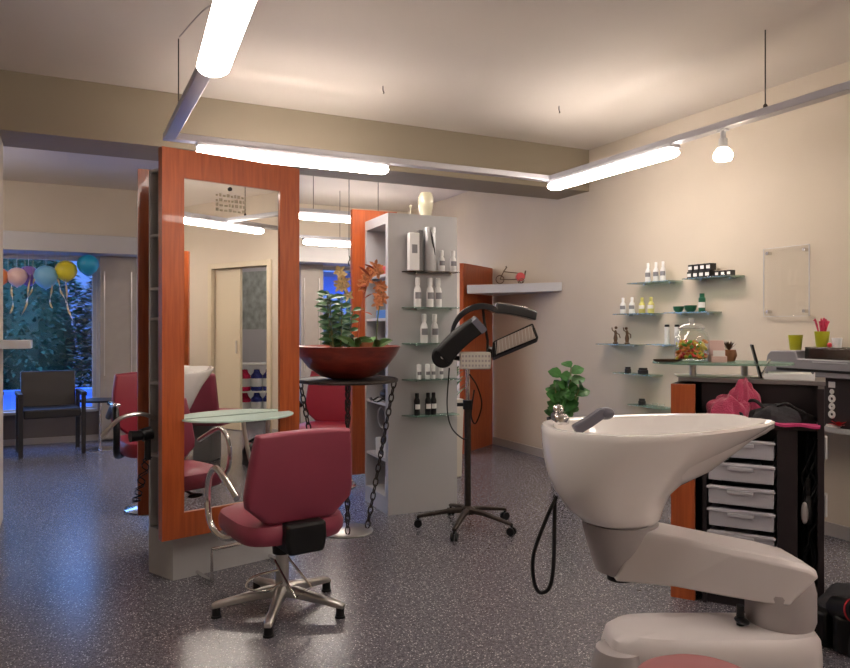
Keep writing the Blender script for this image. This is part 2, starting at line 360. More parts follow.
# dryer holder and lead on the left flank
hd = thing('hair_dryer', 'black hair dryer hung by its lead on the station flank', 'hair dryer', cw(-1.475, 3.80, .72), R(40.5+TILT))
MB().tube(smoothpts([(.06, 0, .10), (-.02, 0, .13), (-.12, .02, .11), (-.20, .05, .02)], 5), .011, 8).build('holder_arm', M_satin, hd)
MB().cyl((-.02, -.02, .02), (.03, -.02, .03), .035).cyl((-.02, -.02, .02), (-.08, -.02, .02), .026, .03).build('barrel', M_black, hd)
MB().cyl((.01, -.02, .01), (.01, -.02, -.11), .016).build('handle', M_black, hd)
pts = [Vector((.01+.02*math.cos(k*.9)-.06*math.sin(k/60*PI), -.02+.02*math.sin(k*.9), -.10-.22*math.sin(k/60*PI))) for k in range(61)]
MB().tube(pts, .003, 5).build('coiled_lead', M_black, hd)
tag(MB().box((0, 0, .045), (.06, .12, .09)).build('product_packet', M_blue, loc=(*cw(-1.365, 3.84), 1.356), rot=R(40.5+TILT), bevel=.01), 'small blue packet in the open niche of the mirror station', 'packet')
# ------------------------------------------------------------------ salon chairs
def make_chair(label, leather, black_arm=False, disc=False):
    t = thing('salon_chair', label, 'salon chair')
    # seat
    def rr(hw, hd, z, k=4, cy=.02):
        return [(hw*math.copysign(abs(math.cos(a))**(2/k), math.cos(a)), cy+hd*math.copysign(abs(math.sin(a))**(2/k), math.sin(a)), z) for a in [2*PI*j/32 for j in range(32)]]
    MB().loft([rr(.20, .20, .365), rr(.245, .245, .375), rr(.26, .26, .40), rr(.262, .262, .435), rr(.252, .252, .462), rr(.22, .22, .475), rr(.10, .10, .479)]).build('seat', leather, t)
    # shield-shaped back
    out = [(-.225, .872), (-.12, .880), (0, .884), (.12, .880), (.225, .872), (.245, .76), (.262, .60), (.255, .55), (.17, .475), (.14, .468), (-.14, .468), (-.17, .475), (-.255, .55), (-.262, .60), (-.245, .76)]
    def ring(sc, y): 
        r_ = []
        for x, z in out:
            zz_ = .67+(z-.67)*sc; xx = x*sc
            r_.append((xx, y-.205-.16*(zz_-.47)+.35*xx*xx, zz_))
        return r_
    MB().loft([ring(.90, -.036), ring(.965, -.032), ring(1, -.016), ring(1, .016), ring(.965, .032), ring(.90, .036)]).build('backrest', leather, t, bevel=.006)
    MB().loft([[(x*.5, y, z) for x, z in ((-.17, .335), (-.20, .40), (-.19, .475), (.19, .475), (.20, .40), (.17, .335))] for y in (-.29, -.16)]).bb(-.09, .09, -.25, .0, .34, .375).build('back_bracket', M_black, t, bevel=.02, seg=3)
    MB().cyl((0, 0, .27), (0, 0, .37), .045, .052, 20).build('column_sleeve', M_black, t)
    MB().cyl((0, 0, .06), (0, 0, .28), .032, n=20).build('gas_column', M_satin, t)
    MB().cyl((.03, .10, .345), (.03, .22, .33), .008).ball((.03, .23, .33), (.05, .03, .014)).build('height_lever', M_black, t)
    if disc:
        MB().lathe([(.215, 0), (.22, .008), (.20, .018), (.06, .035), (.05, .06)], 36).build('disc_base', M_chrome, t)
    else:
        for k in range(5):
            a = R(72*k+20); dx, dy = math.cos(a), math.sin(a); p = []
            for r_, z, hw, hh in ((.0, .095, .034, .028), (.08, .092, .026, .024), (.2, .074, .020, .018), (.30, .060, .019, .014), (.325, .052, .016, .010)):
                p.append([(dx*r_-dy*u*hw, dy*r_+dx*u*hw, z+v*hh) for u, v in ((-1, -1), (1, -1), (1, .4), (.5, 1), (-.5, 1), (-1, .4))])
            l = MB().loft(p).build('base_leg', M_satin, t, bevel=.004)
            MB().cyl((dx*.305, dy*.305, 0), (dx*.305, dy*.305, .046), .021, .019).lathe([(.025, 0), (.025, .010)], 16, (dx*.305, dy*.305, 0)).build('foot_cap', M_black, l)
        MB().tube(smoothpts([(-.03, -.03, .20), (-.13, .03, .17), (-.17, .02, .13), (-.10, -.05, .12), (-.03, -.08, .16)], 4), .006, 8).build('pump_pedal', M_chrome, t)
        MB().tube([(.02, -.02, .25), (.10, -.12, .12), (-.02, -.20, .12), (-.05, -.03, .25)], .006, 8).build('foot_pedal', M_chrome, t)
    for s in (-1, 1):
        pts = smoothpts([(s*.20, -.02, .385), (s*.27, .05, .372), (s*.30, .14, .42), (s*.305, .175, .53), (s*.305, .15, .63), (s*.30, .09, .685), (s*.295, .01, .675), (s*.285, -.16, .60)], 6)
        if black_arm:
            MB().tube(pts, .021, 10).build('armrest', M_black, t)
            MB().box((s*.308, .10, .705), (.045, .2, .025)).build('arm_pad', M_chrome, t, bevel=.01)
        else:
            MB().tube(pts, .0155, 12).cyl(pts[-1], Vector(pts[-1])+Vector((-s*.0, -.012, -.006)), .015).build('armrest', M_chrome, t)
    return t
ch = make_chair('burgundy salon chair in the foreground with its back turned', M_red)
ch.location = cw(-.66, 3.34, 0); ch.rotation_euler = (0, 0, R(34+TILT)); ch['group'] = 'salon chairs'; ch.scale = (.96, .96, .975)
c2 = make_chair('red salon chair with black arms at left of the mirror station', M_redb, True, True)
c2.location = cw(-1.93, 5.25, 0); c2.rotation_euler = (0, 0, R(-145+TILT)); c2['group'] = 'salon chairs'; c2.scale = (1.08, 1.08, 1.10)
c3 = copy_tree(c2, cw(-.80, 5.95, 0), R(168+TILT), 'red salon chair seen below the red bowl between stations', 'salon chairs', scale=1.07)
c4 = copy_tree(c2, cw(-.42, 7.35, 0), R(140+TILT), 'red salon chair farthest back beneath the pedestal ring', 'salon chairs', scale=1.0)
# ------------------------------------------------------------------ shelving station B
sb = thing('shelf_station', 'tall grey display column with glass shelves and open side', 'display column', cw(-.256, 5.01, 0), R(23.9+TILT))
BZ = 2.10; BW, BD = .533, .486
b = MB(); b.bb(0, BW, 0, .05, 0, BZ); b.bb(0, BW, BD-.03, BD, 0, BZ); b.bb(.30, BW, .05, BD-.03, 0, BZ); b.bb(0, .30, .05, BD-.03, BZ-.07, BZ); b.bb(0, .30, .05, BD-.03, 0, .12)
b.build('carcass', M_grey, sb, smooth=False)
BS = (.38, .77, 1.07, 1.37, 1.68)
for z in BS: MB().bb(.004, .30, .05, BD-.03, z-.018, z).build('side_shelf', M_lite, sb, smooth=False)
MB().bb(-.10, .26, BD, BD+.045, .20, 2.19).build('cherry_panel', M_cherry, sb, smooth=False)
GS = (1.698, 1.446, 1.195, .943, .692)
for i, z in enumerate(GS):
    s_ = MB().prism([(.10, -.004), (.50, -.004), (.50, -.11), (.18, -.11)], z-.008, z).build('glass_shelf', M_smoke if i == 0 else M_green, sb, bevel=.001)
    for x in (.2, .47): MB().cyl((x, 0, z-.014), (x, -.03, z-.014), .006, n=8).build('shelf_pin', M_chrome, s_)
bM = sb.matrix_basis
rotB = R(23.9+TILT)
def onB(x, y, z):
    a = rotB; bx, by = cw(-.256, 5.01); return (bx+x*math.cos(a)-y*math.sin(a), by+x*math.sin(a)+y*math.cos(a), z)
def bx_(px, y=-.055):             # local x on the display column under a given view ray
    t = (px-425)/FPX; return ((5.01+.914*y)*t-(-.256-.405*y))/(.914-.405*t)
def bottle(name, h, r, body, cap, lab=None, kind='round', neck=.35, capr=None):
    t = thing(name, '', 'bottle')
    capr = capr or r*.5
    if kind == 'can': prof = [(r*.96, 0), (r, .004), (r, h*.94), (r*.9, h*.97)]; hb = h*.97
    elif kind == 'slope': hb = h*.74; prof = [(r*.92, 0), (r, .006), (r, h*.52), (r*.85, h*.62), (r*.5, hb-.004), (capr*.8, hb)]
    elif kind == 'tube': hb = h*.88; capr = r*.98; prof = [(r*.9, 0), (r, .01), (r, hb)]
    else: hb = h*.8; prof = [(r*.92, 0), (r, .005), (r, h*.66), (r*.8, h*.74), (capr*.9, hb)]
    o = MB().lathe(prof, 18).build('body', body, t)
    MB().lathe([(capr, 0), (capr, (h-hb)*.9), (capr*.8, h-hb)], 14, (0, 0, hb)).build('cap', cap, t)
    if lab: MB().loft([[((r+.0008)*math.cos(a), (r+.0008)*math.sin(a), z) for a in [R(-150)+R(120)*k/8 for k in range(9)]] for z in (h*.28, h*.50)], caps=False).build('printed_label', lab, t)
    return t
P1 = {'white_bottle': bottle('shampoo_bottle', .155, .026, M_white, M_white, M_label, 'slope', capr=.0165),
      'small': bottle('lotion_bottle', .105, .0165, M_white, M_white, M_label, 'can'),
      'black': bottle('styling_bottle', .155, .021, M_black, M_black, M_labw, 'round', capr=.014)}
used = {k: False for k in P1}
def put(kind, loc, rot, label, group, scale=None):
    o = P1[kind]
    if used[kind]: o = copy_tree(o, parent=None)
    used[kind] = True; o.location = loc; o.rotation_euler = (0, 0, rot); o['label'] = label; o['group'] = group
    if scale: o.scale = scale if isinstance(scale, tuple) else (scale,)*3
    return o
G = 'hair products on the display column'
for row, z, pxs, k, sc, nm in ((0, GS[0], (441.5, 453), 'white_bottle', (.92, .92, .98), 'small white bottle on the top glass shelf of the column'),
                       (1, GS[1], (417.5, 430, 438), 'white_bottle', (1, 1, 1.33), 'white bottle on the second glass shelf of the column'),
                       (2, GS[2], (424, 434.5), 'white_bottle', (1, 1, 1.31), 'white bottle on the third glass shelf of the column'),
                       (3, GS[3], (419, 427.5, 433, 441), 'small', 1, 'small white tube on the fourth glass shelf of the column'),
                       (4, GS[4], (417, 428, 433.5), 'black', 1, 'black bottle on the lowest glass shelf of the column')):
    names = ['left end', 'second from left', 'third from left', 'fourth from left']
    for i, px in enumerate(pxs):
        n_ = names[i] if not (i == len(pxs)-1) else 'right end'
        put(k, onB(bx_(px), -.055, z), rotB, nm+', '+n_, G, sc)
t = thing('product_carton', 'tall white carton at left of the top glass shelf', 'carton', onB(bx_(413), -.06, GS[0]), rotB)
MB().bb(-.037, .037, -.025, .025, 0, .262).build('box_body', M_white, t, bevel=.003)
MB().bb(-.02, .02, -.0262, -.0255, .12, .18).build('printed_label', M_label, t, smooth=False)
t = thing('dark_carton', 'slim black carton between white carton and silver can', 'carton', onB(bx_(420.5), -.042, GS[0]), rotB)
MB().bb(-.016, .016, -.02, .02, 0, .285).build('box_body', M_greyd, t, bevel=.002)
t = thing('silver_canister', 'tall silver canister with black swirl on top glass shelf', 'canister', onB(bx_(429.5), -.060, GS[0]), rotB)
MB().lathe([(.042, 0), (.043, .004), (.043, .300), (.040, .306), (.001, .307)], 28).build('can_body', M_silver, t)
for a0, z0_ in ((-1.9, .21), (-1.7, .19), (-1.5, .16)):
    q = []
    for k in range(9):
        u = k/8; a = a0+.55*u; q.append((.0438*math.cos(a), .0438*math.sin(a), z0_+.08*(1-u)**1.6-.05*u))
    MB().tube(q, [.001+.003*math.sin(PI*k/8) for k in range(9)], 6).build('black_swirl', M_black, t)
v = MB().lathe([(.030, 0), (.036, .01), (.050, .06), (.056, .11), (.055, .145), (.045, .175), (.040, .182), (.035, .182), (.040, .165), (.02, .16)], 32)
tag(v.build('vase', M_cream, loc=onB(bx_(427, .1), .12, BZ), rot=0), 'cream ceramic vase on top of the grey display column', 'vase')
fg = thing('figurine', 'tiny pale bird figurine beside the cream vase', 'figurine', onB(bx_(412, .03), .06, BZ), rotB)
MB().lathe([(.014, 0), (.013, .008), (.004, .012), (.0035, .05), (.007, .055)], 12).ball((0, 0, .064), (.012, .007, .011), 8).leaf((.004, 0, .066), (1, 0, 1.2), .03, .012).build('figure_body', M_cream, fg)
# contents of the column's open side
tag(MB().box((0, 0, .03), (.16, .2, .06)).build('product_box', M_blue, loc=onB(.12, .25, BS[3]), rot=rotB, bevel=.004), 'blue flat box in the open side of the display column', 'box')
tag(MB().box((0, 0, .035), (.09, .14, .07)).ball((0, -.03, .08), (.05, .05, .028), 8).build('hair_ornament', M_sred, loc=onB(.10, .20, BS[4]), rot=rotB, bevel=.01), 'red hair ornament on the uppermost side shelf of the column', 'ornament')
t = thing('hair_clipper', 'black hair clipper heap on a lower side shelf', 'hair clipper', onB(.10, .22, BS[1]), rotB)
MB().ball((0, 0, .05), (.07, .11, .05)).cyl((0, -.12, .03), (0, .05, .12), .03, .04).build('clipper_body', M_black, t)
MB().tube([(-.09+.06*math.cos(k*.35)*(.6+k/80), -.04+.075*math.sin(k*.35), -.05-.0+.012*math.sin(k)) for k in range(36)], .004, 6).build('lead', M_black, t, loc=(-.02, 0, .07))
t = thing('flat_iron', 'black hair iron with looped lead on side shelf', 'hair iron', onB(.08, .24, BS[0]), rotB)
MB().box((0, -.03, .16), (.05, .05, .20), (.3, .2, 0)).bb(-.05, .05, -.08, .08, 0, .06).build('iron_body', M_blackm, t, bevel=.01)
MB().tube([(-.03, .02+.075*math.cos(a), .27+.075*math.sin(a)) for a in [2*PI*k/20 for k in range(20)]], .004, 6, closed=True).build('lead', M_lite, t)
for i, (x, y, h_) in enumerate(((.05, .14, .10), (.05, .28, .12))):
    tag(MB().lathe([(.035, 0), (.038, h_*.9), (.036, h_), (.001, h_)], 18).build('cream_tub', M_white, loc=onB(x, y, BS[0]), rot=0), 'white tub in the column side, %s' % ('nearer the front' if i == 0 else 'behind the other'), 'tub', 'white tubs in the column side')
tag(MB().lathe([(.024, 0), (.026, .01), (.026, .12), (.01, .15), (.009, .19), (.001, .19)], 16).build('spray_bottle', M_white, loc=onB(.05, .12, .12), rot=0), 'white bottle at the very bottom of the column side', 'bottle')
# ------------------------------------------------------------------ ring pedestal with chains, bowl and plants
PC = cw(-.495, 4.62)
pd = thing('chain_pedestal', 'iron ring plant stand carried on four hanging chains', 'plant stand', (*PC, 0))
MB().lathe([(.16, 0), (.165, .006), (.15, .016), (.02, .022)], 36).build('round_base', M_satin, pd)
MB().tube([(.315*math.cos(a), .315*math.sin(a), .968) for a in [2*PI*k/40 for k in range(40)]], .011, 8, closed=True).lathe([(.31, .966), (.31, .975), (.001, .9755)], 36).build('top_ring', M_iron, pd)
def chain(p0, p1, n):
    m = MB(); a, b_ = Vector(p0), Vector(p1); d_ = b_-a; L = d_.length/n; t = d_.normalized()
    u = t.orthogonal().normalized(); v_ = t.cross(u)
    for i in range(n):
        c_ = a+d_*(i+.5)/n; s_ = u if i % 2 else v_; q = []
        for k in range(12):
            an = 2*PI*k/12; q.append(c_+t*(math.sin(an)*L*.62)+s_*(math.cos(an)*.015))
        m.tube(q, .0048, 6, closed=True)
    return m
for k in range(4):
    a = R(-20+90*k); MB_ = chain((.30*math.cos(a), .30*math.sin(a), .962), (.125*math.cos(a), .125*math.sin(a), .02), 21); MB_.build('chain', M_iron, pd)
bw = MB().lathe([(.10, .002), (.17, .02), (.25, .075), (.31, .15), (.335, .20), (.342, .208), (.332, .210), (.30, .19), (.24, .18)], 48)
tag(bw.build('planter_bowl', M_bowl, loc=(*PC, .976), rot=0), 'wide glossy red-brown bowl of plants on the chain stand', 'bowl')
sl = MB().lathe([(.255, .150), (.275, .177), (.10, .183), (.001, .183)], 32).build('soil', M_soil, loc=(*PC, .976), rot=0)
sl.parent = None; tag(sl, 'dark potting soil filling the red bowl', 'soil', kind='stuff')
random.seed(11); pb = MB()
for k in range(60):
    a = random.uniform(0, 2*PI); r_ = random.uniform(.1, .26); s_ = random.uniform(.008, .018)
    pb.ball((r_*math.cos(a), r_*math.sin(a), .188), (s_, s_*.9, s_*.7), 5)
tag(pb.build('pebbles', M_peb, loc=(*PC, .976), rot=0), 'small pale pebbles strewn over the bowl soil', 'pebbles', kind='stuff')
random.seed(5)
def inbowl(px, dD=0): return at(px, 4.62+dD)
# leafy dark plant
x, y = inbowl(338); lp = thing('leafy_plant', 'dense dark green leafy plant at left in the bowl', 'plant', (x, y, 1.155))
lf = MB(); stm = MB()
for k in range(9):
    a = random.uniform(0, 2*PI); r_ = random.uniform(.01, .07); lean = Vector((math.cos(a), math.sin(a), 0))*random.uniform(.02, .07); hh = random.uniform(.20, .36)
    b0 = Vector((r_*math.cos(a), r_*math.sin(a), 0)); tip = b0+lean+Vector((0, 0, hh)); stm.tube([b0, (b0+tip)/2+lean*.2, tip], .004, 5)
    for j in range(15):
        u = .10+.90*j/14; p = b0.lerp(tip, u); an = j*2.4+k; lf.leaf(p, (math.cos(an), math.sin(an), .45), random.uniform(.07, .105), random.uniform(.032, .045), up=(-S, -Cc, .8))
lf.build('foliage', M_leaf, lp, smooth=False); stm.build('stem', M_stem, lp)
def orchid(px, dD, label, lean, hh, mat_, name='orchid', bracts=False):
    x, y = inbowl(px, dD); o = thing(name, label, 'orchid', (x, y, 1.155))
    right = Vector((Cc, -S, 0)); st_ = [(0, 0, 0), right*lean*.15+Vector((0, 0, hh*.4)), right*lean*.55+Vector((0, 0, hh*.8)), right*lean+Vector((0, 0, hh))]
    P = smoothpts(st_, 6); MB().tube(P, .0045, 6).build('flower_stem', M_orchr if bracts else M_stem, o)
    for k in range(9):
        p = P[-1-int(k*.9)]+Vector((random.uniform(-.03, .03), random.uniform(-.03, .03), random.uniform(-.02, .02))); fl = MB()
        d0 = random.uniform(0, 6)
        for j in range(5):
            an = d0+j*2*PI/5; dr = right*math.cos(an)+Vector((0, 0, 1))*math.sin(an)-Vector((S, Cc, 0))*.35; fl.leaf(p, dr, .045, .022, up=(-S, -Cc, .2), droop=0, fold=.1)
        fl.ball(p-Vector((S, Cc, 0))*.008, .008, 6); fl.build('flower', mat_, o, smooth=False)
    lv = MB()
    for k in range(6):
        an = k*1.05+.3; lv.leaf((0, 0, .01), (math.cos(an), math.sin(an), 1.0), random.uniform(.15, .22), .05, up=(-S, -Cc, .6), droop=.35)
    lv.build('strap_leaves', M_leaf2, o, smooth=False)
    if bracts:
        bm_ = MB()
        for k in range(9):
            u = .42+.06*k; p = P[min(len(P)-1, int(u*len(P)))]; an = random.uniform(0, 6); bm_.leaf(p, (math.cos(an), math.sin(an), random.uniform(-.5, 1.2)), random.uniform(.07, .13), .035, droop=.1)
        bm_.tube(P[8:], .0052, 5); bm_.build('dry_bracts', M_orchr, o, smooth=False)
    return o
orchid(357, -.06, 'tall orange orchid arching right before the cherry panel', .12, .53, M_orch, bracts=True)
orchid(350, .10, 'yellow orchid leaning left above the leafy plant', -.07, .50, M_orchy)
orchid(376, .03, 'green orchid stem with low strap leaves at bowl right', .05, .42, M_orch)
ft = thing('clay_pot', 'small clay pot half sunk in the bowl', 'flower pot', (*inbowl(366, -.1), 1.155))
MB().lathe([(.030, 0), (.045, .05), (.048, .055), (.040, .055), (.03, .04)], 20).build('pot', M_terra, ft)
hw = MB().cyl((0, 0, 0), (0, 0, H-2.02), .0035, n=6).tube(smoothpts([(0, 0, 0), (.01, 0, -.03), (-.006, 0, -.07), (.004, 0, -.10)], 3), .006, 6)
tag(hw.build('hanging_wire', M_iron, loc=(*at(349, 7.2), 2.02), rot=0), 'dark twisted wire hanging from the ceiling above the orchids', 'wire')
# ------------------------------------------------------------------ dryer on wheeled stand
DC = cw(.279, 4.72); dy = thing('hood_dryer', 'black three-armed hair processor on five-star wheeled stand', 'hair dryer', (*DC, 0), R(TILT))
for k in range(5):
    a = R(72*k-108); dx, dyy = math.cos(a), math.sin(a); p = []
    for r_, z, hw_, hh in ((.02, .115, .022, .018), (.12, .110, .018, .015), (.24, .088, .015, .012), (.33, .070, .013, .010)):
        p.append([(dx*r_-dyy*u*hw_, dyy*r_+dx*u*hw_, z+v_*hh) for u, v_ in ((-1, -1), (1, -1), (1, .5), (0, 1), (-1, .5))])
    l = MB().loft(p).build('base_leg', M_iron, dy, bevel=.003)
    m = MB().cyl((dx*.325, dyy*.325, .075), (dx*.325, dyy*.325, .045), .008)
    for s_ in (-1, 1): m.cyl((dx*.325-dyy*.008*s_, dyy*.325+dx*.008*s_, .026), (dx*.325-dyy*.020*s_, dyy*.325+dx*.020*s_, .026), .026, n=14)
    m.build('castor', M_black, l)
MB().cyl((0, 0, .10), (0, 0, .80), .022, n=16).lathe([(.045, .09), (.045, .125), (.022, .14)], 18).build('lower_pole', M_iron, dy)
MB().cyl((0, 0, .80), (0, 0, 1.06), .014).build('upper_pole', M_chrome, dy)
MB().cyl((0, 0, .77), (0, 0, .83), .032).cyl((-.03, 0, .80), (-.07, 0, .80), .012).build('clamp_collar', M_black, dy)
MB().tube(smoothpts([(-.12, 0, 1.04), (-.135, -.01, .80), (-.11, -.02, .66), (-.04, -.02, .585), (0, -.02, .58)], 6), .005, 6).build('power_lead', M_black, dy)
MB().tube(smoothpts([(.01, -.02, 1.0), (.06, -.03, .92), (.09, -.02, .80), (.05, -.02, .68), (.02, -.03, .74), (.04, -.03, .90)], 6), .005, 6).build('power_lead', M_black, dy)
# head: motor with left arm, arched hood, top heater and ribbed right heater
MB().cyl((-.165, -.10, 1.115), (-.165, .05, 1.115), .072, n=28).build('motor_housing', M_black, dy, bevel=.012, seg=3)
MB().cyl((-.165, -.104, 1.115), (-.165, -.100, 1.115), .014).build('motor_badge', M_satin, dy)
def slab(c, L, hh, dd, ang, taper=.85, bow=.0):
    rings = []; ca, sa = math.cos(ang), math.sin(ang)
    for k in range(9):
        u = k/8-.5; f = 1-(1-taper)*(u+.5); b_ = bow*(1-4*u*u); q = []
        for y, z in ((-dd, -hh), (dd, -hh), (dd, hh*.7), (dd*.75, hh), (-dd*.75, hh), (-dd, hh*.7)):
            X, Z = u*L, z*f+b_; q.append((c[0]+X*ca-Z*sa, c[1]+y, c[2]+X*sa+Z*ca))
        rings.append(q)
    return MB().loft(rings)
slab((-.055, -.03, 1.215), .31, .066, .085, R(42), .92, .015).build('left_heater', M_black, dy, bevel=.010, seg=3)
slab((.063, -.03, 1.320), .045, .060, .087, R(42), 1).build('end_grille', mat('slate_grille', (.12, .12, .16), .4), dy, bevel=.003)
m = MB(); rings = []
for k in range(17):
    u = k/16; a = R(176-118*u); cx, cz = .085+.20*math.cos(a), 1.245+.215*math.sin(a); th = .018+.045*u*(1.4-u)
    ix, iz = .085+(.20-th)*math.cos(a), 1.245+(.215-th)*math.sin(a); h2 = .03+.07*min(1, u*1.6)
    rings.append([(cx, -h2, cz), (cx, h2, cz), (ix, h2, iz), (ix, -h2, iz)])
m.loft(rings).build('hood_arch', mat('dark_grey_gloss', (.03, .03, .033), .2), dy, bevel=.005)
th_ = slab((.305, 0, 1.405), .27, .034, .095, R(-11), .9, .008).build('top_heater', MATS['dark_grey_gloss'], dy, bevel=.008, seg=3)
slab((.285, -.03, 1.445), .19, .004, .050, R(-10), .9, .004).build('chrome_strip', M_chrome, dy, bevel=.002)
rh = MB(); q0, q1 = (.165, 1.165), (.43, 1.285); dz = .052
P4 = [(q0[0]-.012, q0[1]-dz), (q1[0]+.02, q1[1]-dz*.9), (q1[0]-.018, q1[1]+dz), (q0[0]-.012, q0[1]+dz)]
rings = [[(x, -.10, z) for x, z in P4], [(x+.004, -.03, z-.03) for x, z in P4]]
rhp = rh.loft(rings).build('right_heater', M_black, dy, bevel=.012, seg=3)
gr = MB(); gr.loft([[(.5*(x-.29)*1.68+.29+.005, y, 1.225+(z-1.225)*.80) for x, z in P4] for y in (-.106, -.10)]); gr.build('reflector', mat('warm_reflector', (.42, .36, .32), .3, .5), rhp, bevel=.003)
gr = MB()
for k in range(12):
    u = .06+.88*k/11; x = q0[0]+(q1[0]-q0[0])*u; z = q0[1]+(q1[1]-q0[1])*u; gr.cyl((x-.004, -.108, z-.040), (x-.012, -.108, z+.040), .0016, n=5)
gr.build('wire_grille', M_satin, rhp)
cb2 = MB().bb(-.055, .145, -.085, .03, 1.035, 1.145).build('control_box', mat('cream_plastic', (.60, .57, .50), .4), dy, bevel=.012)
g_ = MB()
for i in range(9):
    for j in range(3): g_.bb(-.042+i*.021, -.030+i*.021, -.0875, -.085, 1.052+j*.03, 1.066+j*.03)
g_.build('control_buttons', M_shelld, cb2, smooth=False)
MB().tube([(-.16, .02, 1.12), (0, .02, 1.09), (.14, -.03, 1.11), (.17, -.05, 1.16)], .016, 8).tube([(.13, 0, 1.12), (.13, 0, 1.22), (.11, 0, 1.33), (.10, 0, 1.42)], .009, 8).tube([(.13, 0, 1.12), (.15, -.03, 1.17)], .02, 8).build('cross_brace', M_iron, dy)
# ------------------------------------------------------------------ corner panel, triangular shelf and ornament
P0 = cw(.397, 7.46); P1_ = (4.27, 6.93)
dv = Vector((P1_[0]-P0[0], P1_[1]-P0[1])); ang = math.atan2(dv.y, dv.x)
cp = MB().bb(0, dv.length, 0, .045, 0.0, 1.97).build('wood_screen', M_cherry, loc=(*P0, 0), rot=ang, smooth=False)
tag(cp, 'cherry wood screen panel standing against the right wall', 'panel')
cs = MB().prism([(P0[0]+.03, P0[1]-.02), (4.272, 5.66), (4.272, 6.86)], 1.655, 1.742)
tag(cs.build('corner_shelf', M_lite, bevel=.003), 'thick pale grey triangular shelf between cherry panel and wall', 'shelf')
ty, tD = 0, 0; bk = thing('toy_tricycle', 'small metal tricycle ornament with red drum on grey shelf', 'ornament', at(514, 7.22, 1.742), R(TILT))
fm = MB(); fm.tube([(-.14+.0, 0, .045)]*1+[(-.06, 0, .04), (.06, 0, .045)], .005, 6).tube([(-.14, 0, .045), (-.10, 0, .13), (-.07, 0, .165)], .005, 6).tube([(-.10, 0, .12), (.0, 0, .11), (.09, 0, .10)], .005, 6).cyl((-.08, -.03, .17), (-.08, .03, .17), .005)
fm.tube([(.10, 0, .05), (.115, 0, .13)], .008, 6).build('frame', M_brown, bk)
MB().tube([(-.14+.04*math.cos(a), 0, .042+.04*math.sin(a)) for a in [2*PI*k/16 for k in range(16)]], .005, 6, closed=True).build('front_wheel', M_brown, bk)
for s_ in (-1, 1): MB().tube([(.07+.022*math.cos(a), s_*.05, .026+.022*math.sin(a)) for a in [2*PI*k/14 for k in range(14)]], .005, 6, closed=True).cyl((.07, 0, .04), (.07, s_*.05, .026), .004).build('rear_wheel', M_brown, bk)
MB().cyl((.06, -.045, .068), (.06, .045, .068), .042, n=22).build('drum', M_sred, bk)
tp = thing('tall_planter', 'tall cream planter with green plant beside the cherry panel', 'planter', (*at(452.5, 6.35), 0))
MB().loft([[(s*x, s*y, z) for x, y in ((-1, -1), (1, -1), (1, 1), (-1, 1))] for s, z in ((.06, 0), (.075, .68))]).build('pot', mat('cream_planter', (.6, .56, .48), .5), tp, bevel=.006)
lf = MB(); random.seed(2)
for k in range(26):
    an = k*2.4; lf.leaf((.02*math.cos(an), .02*math.sin(an), .67+.01*k), (math.cos(an)*.7, math.sin(an)*.7, 1.0), random.uniform(.14, .26), .03, droop=.4)
lf.build('foliage', M_leaf2, tp, smooth=False)
# ------------------------------------------------------------------ leafy floor plant by the right wall
fp = thing('potted_plant', 'broad-leaved green plant in dark pot behind the wash basin', 'potted plant', (*at(563, 6.2), 0))
MB().lathe([(.085, 0), (.095, .01), (.135, .48), (.14, .53), (.128, .53), (.12, .49), (.001, .49)], 28).build('pot', M_blackm, fp)
lf = MB(); sm_ = MB(); random.seed(21)
for k, (dx, h_) in enumerate(((-.09, .30), (.07, .46), (.01, .38), (.12, .28), (-.04, .22), (0, .14), (.05, .36))):
    b0 = Vector((dx*.2, .02*(k-2), .5)); tip = Vector((dx*Cc, -dx*S+.03*(k % 3-1), .5+h_)); sm_.tube([b0, (b0+tip)/2+Vector((dx*.1, 0, 0)), tip], .006, 6)
    for j in range(9):
        u = .15+.85*j/8; an = j*2.4+k*1.3; lf.leaf(b0.lerp(tip, u), (math.cos(an), math.sin(an), .75), random.uniform(.12, .17), random.uniform(.085, .115), up=(-S, -Cc, .7), droop=.3, fold=.08)
lf.build('foliage', mat('broad_leaf', (.055, .165, .042), .35, var=.3, vscale=12), fp, smooth=False); sm_.build('stem', M_stem, fp)
# ------------------------------------------------------------------ glass shelves on the right wall
def wall_shelf(px0, px1, py, label):
    y0, D0 = wall_y(px0, 4.2); y1, D1 = wall_y(px1, 4.2); ym = (y0+y1)/2; z = (zat(py, (D0+D1)/2))
    s_ = thing('glass_wall_shelf', label, 'glass shelf', (4.28, ym, z), 0, 'glass shelves on the right wall')
    L = abs(y0-y1)*.9; MB().bb(-.15, -.002, -L/2, L/2, -.008, 0).build('pane', M_green, s_, bevel=.001)
    for q in (-L*.3, L*.3): MB().cyl((0, q, -.012), (-.05, q, -.012), .008, n=10).build('bracket', M_satin, s_)
    return z
def wloc(px, z, off=.08): y, D = wall_y(px, 4.28-off); return (4.28-off, y, z)
zz = [wall_shelf(*a) for a in ((631, 678, 282, 'glass wall shelf holding three white bottles, highest left'), (686, 740, 277, 'glass wall shelf holding small dark boxes, highest right'),
      (617, 658, 313.5, 'glass wall shelf with white and pale yellow bottles'), (667, 717, 312, 'glass wall shelf with green bowls and green can'),
      (600, 640, 344, 'glass wall shelf with two dark figurines'), (650, 696, 344.5, 'glass wall shelf with two white tubes behind sweet jar'),
      (617, 658, 373.5, 'glass wall shelf with small dark tins'), (632, 672, 406, 'lowest glass wall shelf partly behind the basin'))]
P1['wb'] = bottle('care_bottle', .16, .022, M_white, M_white, M_label, 'slope'); used['wb'] = False
P1['yb'] = bottle('oil_bottle', .13, .026, M_yel, M_yel, M_labw, 'slope'); used['yb'] = False
